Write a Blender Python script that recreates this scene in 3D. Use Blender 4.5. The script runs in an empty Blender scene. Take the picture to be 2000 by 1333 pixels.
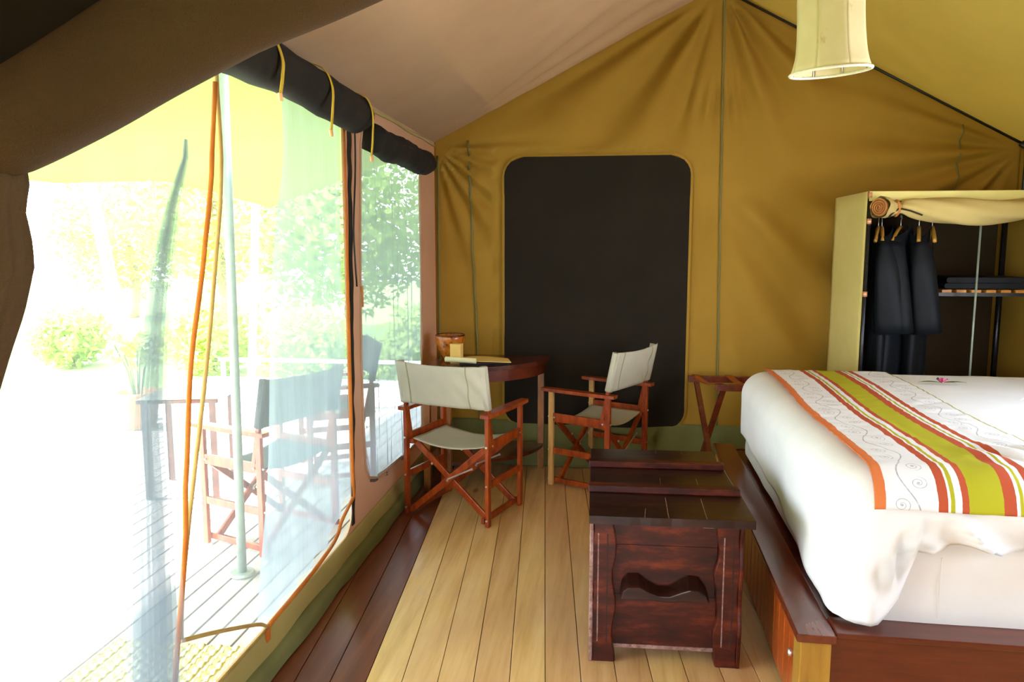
import bpy, bmesh, math, random
from math import sin, cos, pi, radians, sqrt, atan2
from mathutils import Vector, Matrix, noise
from mathutils.geometry import tessellate_polygon
random.seed(7)
S = bpy.context.scene
COL = S.collection

# ------------------------------------------------------------------ camera
YAW, PITCH, CH = radians(7.0), radians(7.07), 1.55
cam = bpy.data.cameras.new('camera'); cam.lens = 27.0; cam.sensor_width = 36.0
cam.clip_start = 0.05; cam.clip_end = 300
co = bpy.data.objects.new('camera', cam); COL.objects.link(co)
FW = Vector((-sin(YAW)*cos(PITCH), cos(YAW)*cos(PITCH), -sin(PITCH)))
RT = Vector((cos(YAW), sin(YAW), 0)); UP = RT.cross(FW)
co.matrix_world = Matrix(((RT.x, UP.x, -FW.x, 0), (RT.y, UP.y, -FW.y, 0), (RT.z, UP.z, -FW.z, CH), (0, 0, 0, 1)))
S.camera = co

# ------------------------------------------------------------------ world, sun, exposure
W = bpy.data.worlds.new('sky'); S.world = W; W.use_nodes = True
wn = W.node_tree; wn.nodes.clear()
wo = wn.nodes.new('ShaderNodeOutputWorld'); wb = wn.nodes.new('ShaderNodeBackground')
tc = wn.nodes.new('ShaderNodeTexCoord'); sx = wn.nodes.new('ShaderNodeSeparateXYZ'); rp = wn.nodes.new('ShaderNodeValToRGB')
wn.links.new(tc.outputs['Generated'], sx.inputs[0]); wn.links.new(sx.outputs['Z'], rp.inputs[0])
rp.color_ramp.elements[0].position = 0.0; rp.color_ramp.elements[0].color = (0.88, 0.93, 1.0, 1)
rp.color_ramp.elements[1].position = 0.7; rp.color_ramp.elements[1].color = (0.60, 0.77, 1.0, 1)
wn.links.new(rp.outputs[0], wb.inputs[0]); wb.inputs[1].default_value = 6.0
wn.links.new(wb.outputs[0], wo.inputs[0])
sl = bpy.data.lights.new('sun', 'SUN'); sl.energy = 17.0; sl.angle = radians(2.0); sl.color = (1.0, 0.97, 0.92)
so = bpy.data.objects.new('sun', sl); COL.objects.link(so)
so.rotation_euler = Vector((-0.90, -0.22, 0.74)).normalized().to_track_quat('Z', 'Y').to_euler()
so.location = (-6, -3, 9)
S.view_settings.view_transform = 'Standard'; S.view_settings.look = 'None'
S.view_settings.gamma = 1.0; S.view_settings.use_curve_mapping = False
S.view_settings.exposure = 1.66
S.cycles.max_bounces = 12; S.cycles.diffuse_bounces = 6; S.cycles.transparent_max_bounces = 24
S.cycles.transmission_bounces = 6; S.cycles.caustics_reflective = False; S.cycles.sample_clamp_indirect = 8.0
try: S.cycles.use_denoising = True
except Exception: pass

def at(px, py, x=None, y=None, z=None):
    """a measured point: where the sight line of photograph pixel (px, py) meets a real plane"""
    v = FW + RT*((px-1000)/1500.0) + UP*((666.5-py)/1500.0)
    if z is not None: t = (z-CH)/v.z
    elif y is not None: t = y/v.y
    else: t = x/v.x
    return Vector((0, 0, CH)) + v*t

# ------------------------------------------------------------------ material helpers
class NT:
    def __init__(s, name):
        s.m = bpy.data.materials.new(name); s.m.use_nodes = True
        s.t = s.m.node_tree; s.t.nodes.clear()
        s.out = s.t.nodes.new('ShaderNodeOutputMaterial')
    def n(s, typ, **k):
        nd = s.t.nodes.new('ShaderNode'+typ)
        for a, b in k.items(): setattr(nd, a, b)
        return nd
    def l(s, a, b): s.t.links.new(a, b)
    def coord(s, kind='Object', scale=(1, 1, 1)):
        c = s.n('TexCoord'); mp = s.n('Mapping'); mp.inputs['Scale'].default_value = scale
        s.l(c.outputs[kind], mp.inputs[0]); return mp.outputs[0]
    def noise(s, vec, sc, det=4, rough=.6):
        x = s.n('TexNoise'); x.inputs['Scale'].default_value = sc; x.inputs['Detail'].default_value = det
        x.inputs['Roughness'].default_value = rough; s.l(vec, x.inputs['Vector']); return x.outputs['Fac']
    def ramp(s, fac, stops):
        r = s.n('ValToRGB'); e = r.color_ramp.elements
        while len(e) < len(stops): e.new(0.5)
        for k, (p, c) in enumerate(stops): e[k].position = p; e[k].color = (*c, 1)
        s.l(fac, r.inputs[0]); return r.outputs[0]
    def bump(s, h, st, dist=.01):
        b = s.n('Bump'); b.inputs['Strength'].default_value = st; b.inputs['Distance'].default_value = dist
        s.l(h, b.inputs['Height']); return b.outputs[0]
    def mth(s, op, a, b=None, c=None):
        m = s.n('Math', operation=op)
        for k, v in enumerate((a, b, c)):
            if v is None: continue
            if isinstance(v, (int, float)): m.inputs[k].default_value = v
            else: s.l(v, m.inputs[k])
        return m.outputs[0]
    def mixc(s, f, a, b, mode='MIX'):
        m = s.n('Mix', data_type='RGBA', blend_type=mode)
        for i, v in ((0, f), (6, a), (7, b)):
            if isinstance(v, (int, float)): m.inputs[i].default_value = v
            elif isinstance(v, tuple): m.inputs[i].default_value = (*v, 1)
            else: s.l(v, m.inputs[i])
        return m.outputs[2]

def wood(name, dark, mid, light, rough=.35, stretch=(14, 1.2, 14), sc=2.2, bump=.15, coat=0.0, vary=.0):
    t = NT(name); v = t.coord('Object', stretch)
    a = t.noise(v, sc, 6, .65)
    col = t.ramp(a, [(.28, dark), (.5, mid), (.72, light)])
    if vary:
        oi = t.n('ObjectInfo'); hs = t.n('HueSaturation')
        t.l(t.mth('MULTIPLY_ADD', oi.outputs['Random'], vary, 1-vary/2), hs.inputs['Value'])
        t.l(t.mth('MULTIPLY_ADD', oi.outputs['Random'], vary*.05, .5-vary*.025), hs.inputs['Hue'])
        t.l(col, hs.inputs['Color']); col = hs.outputs[0]
    p = t.n('BsdfPrincipled'); p.inputs['Roughness'].default_value = rough; p.inputs['Specular IOR Level'].default_value = .3
    p.inputs['Coat Weight'].default_value = coat; p.inputs['Coat Roughness'].default_value = .2
    t.l(col, p.inputs['Base Color']); t.l(t.bump(a, bump, .004), p.inputs['Normal']); t.l(p.outputs[0], t.out.inputs[0])
    return t.m

def cloth(name, c1, c2, rough=.9, trans=0.0, tcol=None, weave=900, sc=3, bump=.12):
    t = NT(name); v = t.coord('Object')
    a = t.noise(v, sc, 4); col = t.ramp(a, [(.3, c1), (.7, c2)])
    p = t.n('BsdfPrincipled'); p.inputs['Roughness'].default_value = rough; p.inputs['Specular IOR Level'].default_value = .2
    t.l(col, p.inputs['Base Color'])
    w = t.noise(v, weave, 1); nb = t.bump(w, bump, .002); t.l(nb, p.inputs['Normal'])
    if trans:
        tr = t.n('BsdfTranslucent'); mx = t.n('MixShader'); mx.inputs[0].default_value = trans
        if tcol: tr.inputs[0].default_value = (*tcol, 1)
        else: t.l(col, tr.inputs[0])
        t.l(p.outputs[0], mx.inputs[1]); t.l(tr.outputs[0], mx.inputs[2]); t.l(mx.outputs[0], t.out.inputs[0])
    else: t.l(p.outputs[0], t.out.inputs[0])
    return t.m

def plain(name, c, rough=.5, metal=0.0, spec=.5):
    t = NT(name); v = t.coord('Object'); a = t.noise(v, 12, 3)
    col = t.ramp(a, [(.3, tuple(x*.85 for x in c)), (.7, tuple(min(1, x*1.12) for x in c))])
    p = t.n('BsdfPrincipled'); p.inputs['Roughness'].default_value = rough; p.inputs['Metallic'].default_value = metal
    p.inputs['Specular IOR Level'].default_value = spec
    t.l(col, p.inputs['Base Color']); t.l(p.outputs[0], t.out.inputs[0]); return t.m

def net(name, col, open_, streak=.1):
    """insect mesh: open holes between pale threads that also glow with the daylight behind them"""
    t = NT(name); v = t.coord('Object', (1, 28, .8)); a = t.noise(v, 3.0, 3)
    p = t.n('BsdfDiffuse'); p.inputs[0].default_value = (*col, 1)
    q = t.n('BsdfTranslucent'); q.inputs[0].default_value = (*col, 1)
    m1 = t.n('MixShader'); m1.inputs[0].default_value = .5
    t.l(p.outputs[0], m1.inputs[1]); t.l(q.outputs[0], m1.inputs[2])
    tr = t.n('BsdfTransparent'); m2 = t.n('MixShader')
    t.l(t.mth('MULTIPLY_ADD', a, -streak, open_+streak/2), m2.inputs[0])
    t.l(m1.outputs[0], m2.inputs[1]); t.l(tr.outputs[0], m2.inputs[2]); t.l(m2.outputs[0], t.out.inputs[0])
    return t.m

M = {}
M['roof'] = cloth('roof_canvas', (.41, .265, .155), (.47, .31, .185), trans=.10, tcol=(.5, .36, .2), sc=1.5)
M['roof2'] = cloth('roof_canvas_olive', (.42, .30, .07), (.47, .34, .085), trans=.16, tcol=(.6, .46, .14), sc=1.5)
M['wall'] = cloth('wall_canvas', (.33, .18, .024), (.38, .215, .032), trans=.06, tcol=(.5, .33, .06), sc=1.4)
M['wall_l'] = cloth('side_canvas', (.48, .30, .19), (.54, .35, .23), trans=.22, tcol=(.62, .34, .20))
M['band'] = cloth('lower_band_canvas', (.30, .24, .08), (.36, .29, .10))
M['skirt'] = cloth('skirt_canvas', (.13, .13, .045), (.18, .18, .065))
M['unlit_tone_canvas'] = cloth('unlit_tone_canvas', (.012, .007, .003), (.018, .010, .005))  # near-black base colour carries the shade of the unlit partition
M['swag'] = cloth('swag_canvas', (.060, .034, .014), (.085, .048, .019), weave=420, bump=.6)
M['black_cloth'] = cloth('charcoal_cloth', (.012, .011, .010), (.022, .018, .014), sc=6)
M['screen'] = cloth('dark_screen', (.014, .010, .006), (.020, .014, .009), sc=2)
M['seam'] = cloth('seam_canvas', (.17, .15, .05), (.21, .18, .06))
M['seam_l'] = cloth('hem_canvas', (.40, .33, .12), (.46, .38, .15))
M['net'] = net('insect_net', (.36, .41, .44), .80, .1)
M['net_g'] = net('insect_net_gathered', (.26, .31, .36), .66, .2)
M['net2'] = net('insect_net_dense', (.27, .335, .38), .34, .2)
M['net3'] = net('insect_net_window', (.15, .18, .20), .15, .12)
M['pipe'] = cloth('orange_piping', (.42, .11, .015), (.55, .17, .025), sc=8)
M['pipe2'] = cloth('yellow_piping', (.36, .22, .07), (.46, .31, .11), sc=8)
M['black'] = plain('black_paint', (.010, .010, .010), .4)
M['black_gloss'] = plain('black_gloss_tube', (.02, .02, .022), .25, .4)
M['pole_grey'] = plain('grey_green_metal', (.28, .33, .27), .45, .3)
M['steel'] = plain('steel', (.75, .72, .66), .3, .9)
M['copper'] = plain('copper', (.75, .35, .18), .35, .5)
def floor_mat():
    t = NT('pine_floor'); v = t.coord('Object', (9, .55, 9)); a = t.noise(v, 2.0, 6, .65)
    col = t.ramp(a, [(.28, (.54, .29, .10)), (.5, (.74, .46, .19)), (.72, (.84, .58, .29))])
    b = t.noise(t.coord('Object', (1.1, .5, 1)), 2.5, 3); col = t.mixc(t.mth('MULTIPLY', t.ramp(b, [(.45, (0, 0, 0)), (.75, (1, 1, 1))]), .55), col, (.58, .31, .20))
    vo = t.n('TexVoronoi'); vo.inputs['Scale'].default_value = 1.0; t.l(t.coord('Object', (4.2, 1.6, 1)), vo.inputs['Vector'])
    kn = t.ramp(vo.outputs['Distance'], [(.035, (1, 1, 1)), (.10, (0, 0, 0))])
    col = t.mixc(t.mth('MULTIPLY', kn, .75), col, (.13, .045, .03))
    oi = t.n('ObjectInfo'); hs = t.n('HueSaturation'); t.l(t.mth('MULTIPLY_ADD', oi.outputs['Random'], .24, .90), hs.inputs['Value'])
    t.l(t.mth('MULTIPLY_ADD', oi.outputs['Random'], .016, .490), hs.inputs['Hue']); t.l(col, hs.inputs['Color'])
    p = t.n('BsdfPrincipled'); t.l(t.mth('MULTIPLY_ADD', a, .25, .26), p.inputs['Roughness']); p.inputs['Coat Weight'].default_value = .12
    t.l(hs.outputs[0], p.inputs['Base Color']); t.l(t.bump(a, .06, .004), p.inputs['Normal']); t.l(p.outputs[0], t.out.inputs[0]); return t.m
M['floor'] = floor_mat()
M['floor_dark'] = wood('dark_red_floor', (.10, .022, .008), (.16, .040, .014), (.22, .065, .022), .35, (9, .55, 9), 2.0, .06, .1, .2)  # darker, redder boards along the left wall
M['gap'] = plain('dark_gap', (.03, .012, .005), .9)
M['deck'] = wood('weathered_deck', (.40, .36, .33), (.50, .46, .43), (.60, .55, .52), .6, (9, .6, 9), 2, .1, 0, .15)
M['chairwood'] = wood('varnished_red_wood', (.12, .016, .003), (.28, .040, .005), (.44, .085, .009), .32, (5, 5, 1.5), 5, .05, .2)
M['chairpale'] = wood('pale_teak', (.42, .2, .05), (.55, .3, .09), (.62, .36, .12), .35, (5, 5, 1.5), 5, .05, .3)
M['tablewood'] = wood('dark_mahogany', (.045, .008, .004), (.085, .016, .007), (.12, .03, .012), .22, (4, 4, 4), 4, .05, .5)
M['tableleg'] = wood('table_leg_wood', (.16, .05, .012), (.26, .09, .02), (.36, .14, .03), .3, (5, 5, 1.5), 5, .05, .3)
M['chest'] = wood('stained_chest_wood', (.008, .0015, .001), (.052, .006, .002), (.19, .030, .008), .42, (2, 7, 7), 2.2, .35, .0)
M['chest_top'] = wood('stained_chest_lid', (.008, .002, .002), (.020, .005, .003), (.045, .011, .007), .34, (2, 9, 9), 2.4, .3, .1)
M['chest_worn_lit'] = wood('worn_lit_pale_edge', (.12, .05, .04), (.26, .14, .12), (.42, .28, .25), .5, (9, 9, 9), 6, .3)
M['bedwood'] = wood('bed_wood', (.08, .012, .005), (.13, .022, .008), (.18, .035, .012), .25, (9, 1.2, 9), 2, .06, .5)
M['bedfront'] = wood('bed_front_wood', (.07, .010, .003), (.11, .017, .005), (.15, .025, .008), .3, (1.2, 9, 9), 2, .06, .4)
M['bedpanel'] = wood('bed_panel_wood', (.26, .035, .006), (.38, .065, .009), (.46, .10, .014), .3, (9, 9, 1.2), 2, .06, .4)
M['postwood'] = wood('bed_post_wood', (.24, .11, .012), (.34, .17, .022), (.40, .22, .03), .35, (9, 9, 1.2), 2, .06, .3)
M['white'] = cloth('white_cotton', (.84, .84, .85), (.90, .90, .91), sc=4, bump=.05)
M['cream'] = cloth('cream_sheet', (.74, .70, .66), (.80, .76, .72), sc=4, bump=.08)
M['sling'] = cloth('cream_sling', (.56, .52, .40), (.62, .57, .44), sc=8, trans=.15)
M['sling_d'] = cloth('charcoal_sling', (.05, .055, .06), (.07, .075, .08))
M['ward'] = cloth('khaki_canvas', (.84, .72, .25), (.90, .78, .31), trans=.2)
M['ward_roll'] = cloth('khaki_roll', (.50, .37, .13), (.58, .44, .17))
M['ward_dark'] = cloth('wardrobe_lining', (.035, .022, .010), (.045, .028, .013))
M['roll_end'] = cloth('roll_end_orange', (.42, .16, .04), (.55, .24, .07), sc=20)
M['robe'] = cloth('black_robe', (.003, .004, .006), (.008, .010, .014), rough=.6)
M['hanger'] = wood('hanger_wood', (.45, .2, .03), (.6, .3, .05), (.7, .38, .08), .3)
M['slat'] = wood('slat_wood', (.38, .13, .02), (.5, .2, .03), (.58, .26, .05), .35)
M['shade'] = cloth('parchment_shade', (.72, .62, .32), (.80, .70, .40), trans=.12, tcol=(.9, .8, .5), sc=5, bump=.05)
def shade_mat():
    t = NT('stained_parchment'); v = t.coord('Object'); a = t.noise(v, 5, 3); col = t.ramp(a, [(.3, (.70, .60, .31)), (.7, (.80, .70, .40))])
    b = t.noise(t.coord('Object', (1, 1, .5)), 17, 3); col = t.mixc(t.mth('MULTIPLY', t.ramp(b, [(.66, (0, 0, 0)), (.72, (1, 1, 1))]), .55), col, (.50, .31, .06))
    p = t.n('BsdfPrincipled'); p.inputs['Roughness'].default_value = .9; tr = t.n('BsdfTranslucent'); m = t.n('MixShader'); m.inputs[0].default_value = .12
    t.l(col, p.inputs['Base Color']); t.l(col, tr.inputs[0]); t.l(p.outputs[0], m.inputs[1]); t.l(tr.outputs[0], m.inputs[2]); t.l(m.outputs[0], t.out.inputs[0]); return t.m
M['shade'] = shade_mat()
M['shade_trim'] = cloth('braid_trim', (.85, .78, .6), (.95, .9, .75), sc=60)
M['stain'] = cloth('ochre_stain', (.45, .26, .04), (.6, .42, .12), sc=30)
M['bowl'] = None
M['paper'] = cloth('cream_paper', (.78, .50, .14), (.84, .56, .18), sc=2, bump=.02)
M['paper2'] = cloth('pale_paper', (.90, .80, .45), (.94, .85, .5), sc=2, bump=.02)
M['leather'] = plain('dark_leather', (.012, .016, .022), .45)
M['tag'] = plain('pale_tag', (.75, .55, .45), .6)
M['lime'] = cloth('awning_canvas', (.26, .32, .08), (.31, .37, .10), trans=.22, tcol=(.42, .55, .12), sc=1)
M['strap'] = cloth('yellow_webbing', (.55, .36, .03), (.68, .46, .06), sc=20)
M['grass'] = plain('lawn', (.16, .24, .05), .9)
M['leaf'] = cloth('leaf_green', (.20, .30, .05), (.32, .42, .09), trans=.4, tcol=(.5, .62, .15), sc=2)
M['leaf2'] = cloth('leaf_deep', (.13, .21, .05), (.24, .34, .09), trans=.35, tcol=(.35, .48, .12), sc=2)
M['bark'] = plain('bark', (.22, .15, .10), .9)
M['pine_pole'] = wood('pine_pole', (.5, .36, .12), (.6, .45, .18), (.68, .52, .24), .7)
M['terra'] = plain('terracotta', (.55, .30, .12), .8)
M['soil'] = plain('soil', (.05, .03, .02), .95)
M['rail'] = plain('white_rail', (.8, .82, .84), .5)
M['petal'] = plain('pink_petal', (.75, .04, .22), .6)
M['stem'] = plain('green_stem', (.06, .13, .03), .6)
def bowl_mat():
    t = NT('gourd_bowl'); v = t.coord('Object', (1, 1, 1)); a = t.noise(v, 22, 5, .7); g = t.noise(v, 9, 4)
    col = t.ramp(a, [(.34, (.10, .02, .004)), (.46, (.45, .12, .01)), (.7, (.62, .22, .02))])
    p = t.n('BsdfPrincipled'); p.inputs['Roughness'].default_value = .25; p.inputs['Coat Weight'].default_value = .4
    t.l(col, p.inputs['Base Color']); t.l(p.outputs[0], t.out.inputs[0]); return t.m
M['bowl'] = bowl_mat()

def runner_mat():
    """printed bed runner: stripes across (uv.x), inked vine with curls along the white bands (uv.y in metres)"""
    t = NT('printed_runner'); tcn = t.n('TexCoord'); sp = t.n('SeparateXYZ'); t.l(tcn.outputs['UV'], sp.inputs[0])
    u, v = sp.outputs[0], sp.outputs[1]
    wob = t.noise(t.coord('UV', (6, 6, 6)), 4, 3)
    uu = t.mth('ADD', u, t.mth('MULTIPLY_ADD', wob, .008, -.004))
    r = t.n('ValToRGB'); r.color_ramp.interpolation = 'CONSTANT'
    wh, org, red, lim, dk = (.84, .84, .86), (.72, .20, .06), (.50, .09, .035), (.46, .44, .02), (.30, .26, .08)
    st = [(0, org), (.050, wh), (.282, red), (.325, wh), (.336, lim), (.358, wh), (.388, red), (.420, lim),
          (.572, red), (.628, wh), (.642, lim), (.660, wh), (.680, red), (.722, wh), (.985, dk)]
    e = r.color_ramp.elements
    while len(e) < len(st): e.new(.5)
    for k, (p, c) in enumerate(st): e[k].position = p; e[k].color = (*c, 1)
    t.l(uu, r.inputs[0]); col = r.outputs[0]
    fb = t.noise(t.coord('UV', (60, 8, 1)), 3, 3)
    col = t.mixc(t.mth('MULTIPLY_ADD', fb, .5, -.05), col, t.mixc(1.0, col, (.84, .83, .82), 'MULTIPLY'))
    for uc, ph in ((.165, 0.0), (.85, .13)):
        x = t.mth('MULTIPLY', t.mth('SUBTRACT', u, uc), .66)          # metres across
        y = t.mth('ADD', v, ph)
        s1 = t.mth('MULTIPLY', t.mth('SINE', t.mth('MULTIPLY', y, 2*pi/.34)), .030)
        line = t.mth('LESS_THAN', t.mth('ABSOLUTE', t.mth('SUBTRACT', x, s1)), .0024)
        yy = t.mth('SUBTRACT', t.mth('PINGPONG', y, .085), .043)
        sg = t.mth('SIGN', t.mth('SINE', t.mth('MULTIPLY', y, 2*pi/.34)))
        xx = t.mth('ADD', x, t.mth('MULTIPLY', sg, .028))
        d = t.mth('SQRT', t.mth('ADD', t.mth('MULTIPLY', xx, xx), t.mth('MULTIPLY', yy, yy)))
        an = t.mth('ARCTAN2', xx, yy)
        spi = t.mth('FRACT', t.mth('ADD', t.mth('MULTIPLY', d, 75.0), t.mth('MULTIPLY', an, 1/(2*pi))))
        curl = t.mth('MULTIPLY', t.mth('LESS_THAN', spi, .18), t.mth('LESS_THAN', d, .027))
        dot = t.mth('LESS_THAN', d, .0045)
        ink = t.mth('MAXIMUM', t.mth('MAXIMUM', line, curl), dot)
        br = t.mth('MULTIPLY_ADD', t.noise(t.coord('UV', (30, 30, 1)), 2, 2), .9, 0)
        col = t.mixc(t.mth('MULTIPLY', ink, br), col, (.05, .055, .08))
    p = t.n('BsdfPrincipled'); p.inputs['Roughness'].default_value = .9; p.inputs['Specular IOR Level'].default_value = .2
    t.l(col, p.inputs['Base Color']); t.l(p.outputs[0], t.out.inputs[0]); return t.m
M['runner'] = runner_mat()

def mat_weave():
    t = NT('woven_mat'); v = t.coord('Object', (1, 1, 1))
    w = t.n('TexWave'); w.inputs['Scale'].default_value = 14; w.inputs['Distortion'].default_value = 3; t.l(v, w.inputs[0])
    col = t.ramp(w.outputs['Fac'], [(.1, (.42, .33, .12)), (.4, (.84, .78, .54))])
    p = t.n('BsdfPrincipled'); p.inputs['Roughness'].default_value = .9
    t.l(col, p.inputs['Base Color']); t.l(p.outputs[0], t.out.inputs[0]); return t.m
M['mat'] = mat_weave()

# ------------------------------------------------------------------ geometry helpers
def obj(name, bm, mat, parent=None, smooth=False, uv=None, solid=None, bevel=None):
    me = bpy.data.meshes.new(name)
    if smooth:
        for f in bm.faces: f.smooth = True
    bm.normal_update(); bm.to_mesh(me); bm.free()
    if mat: me.materials.append(M[mat] if isinstance(mat, str) else mat)
    o = bpy.data.objects.new(name, me); COL.objects.link(o)
    if parent: o.parent = parent
    if solid:
        md = o.modifiers.new('thickness', 'SOLIDIFY'); md.thickness = solid; md.offset = 0
    if bevel:
        md = o.modifiers.new('soft_edge', 'BEVEL'); md.width = bevel; md.segments = 2; md.limit_method = 'ANGLE'
    return o
def tag(o, label=None, cat=None, group=None, kind=None):
    if label: o['label'] = label
    if cat: o['category'] = cat
    if group: o['group'] = group
    if kind: o['kind'] = kind
    return o
def empty(name, loc, rz=0, label=None, cat=None, group=None, kind=None):
    o = bpy.data.objects.new(name, None); COL.objects.link(o); o.location = loc; o.rotation_euler = (0, 0, rz)
    o.empty_display_size = .1
    return tag(o, label, cat, group, kind)
def copy_tree(o, parent=None):
    c = o.copy(); COL.objects.link(c); c.parent = parent
    for ch in list(o.children): copy_tree(ch, c)
    return c
def B(): return bmesh.new()
def box(bm, lo, hi, mtx=None):
    r = bmesh.ops.create_cube(bm, size=1)
    lo, hi = Vector(lo), Vector(hi)
    for v in r['verts']:
        v.co = Vector([(lo[k]+hi[k])/2 + v.co[k]*(hi[k]-lo[k]) for k in range(3)])
        if mtx: v.co = mtx @ v.co
    return bm
def beam(bm, p, q, w, t, side=None):
    """rectangular bar p->q; w along 'side' direction, t across"""
    p, q = Vector(p), Vector(q); d = (q-p); L = d.length; d.normalize()
    s = Vector(side) if side else (Vector((0, 0, 1)) if abs(d.z) < .9 else Vector((1, 0, 0)))
    s = (s - d*s.dot(d)).normalized(); n = d.cross(s)
    r = bmesh.ops.create_cube(bm, size=1)
    for v in r['verts']:
        c = v.co.copy(); v.co = (p+q)/2 + d*(c.x*L) + s*(c.y*w) + n*(c.z*t)
    return bm
def tube(bm, pts, rad, seg=10, cap=True, flat=None):
    pts = [Vector(p) for p in pts]; n = len(pts)
    rr = rad if isinstance(rad, (list, tuple)) else [rad]*n
    rings = []; ref = Vector((0, 0, 1))
    for i, p in enumerate(pts):
        d = (pts[min(i+1, n-1)] - pts[max(i-1, 0)]).normalized()
        if abs(d.dot(ref)) > .95 and i == 0: ref = Vector((1, 0, 0))
        a = d.cross(ref)
        if a.length < 1e-4: a = d.cross(Vector((1, 0, 0)))
        a.normalize(); b = a.cross(d).normalized(); ref = b
        ring = []
        for k in range(seg):
            th = 2*pi*k/seg; f = flat(th, i/(n-1)) if flat else 1
            ring.append(bm.verts.new(p + (a*cos(th) + b*sin(th))*rr[i]*f))
        rings.append(ring)
    for i in range(n-1):
        for k in range(seg):
            bm.faces.new((rings[i][k], rings[i][(k+1) % seg], rings[i+1][(k+1) % seg], rings[i+1][k]))
    if cap:
        bm.faces.new(rings[0][::-1]); bm.faces.new(rings[-1])
    return bm
def lathe(bm, prof, seg=32, org=(0, 0, 0)):
    rings = []; org = Vector(org)
    for r, z in prof:
        rings.append([bm.verts.new(org + Vector((r*cos(2*pi*k/seg), r*sin(2*pi*k/seg), z))) for k in range(seg)])
    for i in range(len(rings)-1):
        for k in range(seg):
            bm.faces.new((rings[i][k], rings[i][(k+1) % seg], rings[i+1][(k+1) % seg], rings[i+1][k]))
    return bm
def grid(bm, nu, nv, fn, uvfn=None):
    vs = [[bm.verts.new(fn(i/nu, j/nv)) for i in range(nu+1)] for j in range(nv+1)]
    L = bm.loops.layers.uv.new('UVMap') if uvfn else None
    for j in range(nv):
        for i in range(nu):
            f = bm.faces.new((vs[j][i], vs[j][i+1], vs[j+1][i+1], vs[j+1][i]))
            if L:
                for lp, (a, b) in zip(f.loops, ((i, j), (i+1, j), (i+1, j+1), (i, j+1))): lp[L].uv = uvfn(a/nu, b/nv)
    return bm
def prism(bm, pts, off):
    """closed outline (list of 3D points) extruded by vector off"""
    off = Vector(off); a = [bm.verts.new(Vector(p)) for p in pts]; b = [bm.verts.new(Vector(p)+off) for p in pts]
    n = len(pts)
    tri = tessellate_polygon([[Vector(p) for p in pts]])
    for t in tri:
        try: bm.faces.new([a[k] for k in t]); bm.faces.new([b[k] for k in reversed(t)])
        except ValueError: pass
    for k in range(n): bm.faces.new((a[k], a[(k+1) % n], b[(k+1) % n], b[k]))
    bmesh.ops.recalc_face_normals(bm, faces=bm.faces)
    return bm
def holed(bm, outer, holes):
    loops = [[Vector(p) for p in outer]] + [[Vector(p) for p in h] for h in holes]
    vs = [bm.verts.new(p) for lp in loops for p in lp]
    for t in tessellate_polygon(loops):
        try: bm.faces.new([vs[k] for k in t])
        except ValueError: pass
    return bm
def rrect(a0, b0, a1, b1, r, n=6):
    out = []
    for cx, cy, s in ((a1-r, b1-r, 0), (a0+r, b1-r, 1), (a0+r, b0+r, 2), (a1-r, b0+r, 3)):
        for k in range(n+1):
            th = (s + k/n)*pi/2; out.append((cx + r*cos(th), cy + r*sin(th)))
    return out
def interp(tab, x):
    if x <= tab[0][0]: return tab[0][1]
    for (a, b), (c, d) in zip(tab, tab[1:]):
        if x <= c: return b + (d-b)*(x-a)/(c-a)
    return tab[-1][1]
def smooth_path(pts, sub=6):
    """Catmull-Rom through 3D points"""
    P = [Vector(p) for p in pts]; P = [2*P[0]-P[1]] + P + [2*P[-1]-P[-2]]; out = []
    for i in range(1, len(P)-2):
        for k in range(sub):
            t = k/sub; a, b, c, d = P[i-1:i+3]
            out.append(.5*((2*b) + (c-a)*t + (2*a-5*b+4*c-d)*t*t + (3*b-a-3*c+d)*t**3))
    out.append(P[-2]); return out
def sstep(a, b, x):
    t = max(0, min(1, (x-a)/(b-a))); return t*t*(3-2*t)

# ================================================================== SETTING
XL, XR, XM, YB, YN = -1.22, 2.64, .72, 5.45, -1.3
EL, ER, RZ = 2.26, 2.19, 3.25

# ---- floor: boards run slightly askew to the tent
fl = empty('floor', (0, 0, 0), kind='structure')
bd = Vector((-.080, 1, 0)).normalized(); bn = Vector((bd.y, -bd.x, 0))
g0 = at(1065, 1333, z=0); bw = .1285
sub = B(); box(sub, (XL-.02, YN, -.06), (XR+.02, YB+.05, -.028)); obj('floor_base', sub, 'gap', fl)
def clip_board(c0, c1, y0, y1, zt=0.0, th=.025):
    pts = [g0 + bn*c0 + bd*(-8), g0 + bn*c1 + bd*(-8), g0 + bn*c1 + bd*8, g0 + bn*c0 + bd*8]
    bm = B(); a = [bm.verts.new((p.x, p.y, zt)) for p in pts]; b = [bm.verts.new((p.x, p.y, zt-th)) for p in pts]
    bm.faces.new(a); bm.faces.new(b[::-1])
    for k in range(4): bm.faces.new((a[k], b[k], b[(k+1) % 4], a[(k+1) % 4]))
    for co_, no in (((XL, 0, 0), (-1, 0, 0)), ((XR, 0, 0), (1, 0, 0)), ((0, y0, 0), (0, -1, 0)), ((0, y1, 0), (0, 1, 0))):
        r = bmesh.ops.bisect_plane(bm, geom=bm.verts[:]+bm.edges[:]+bm.faces[:], plane_co=co_, plane_no=no, clear_outer=True)
        ed = [e for e in bm.edges if e.is_boundary]
        if ed: bmesh.ops.contextual_create(bm, geom=ed)
    bmesh.ops.recalc_face_normals(bm, faces=bm.faces)
    return bm
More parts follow.
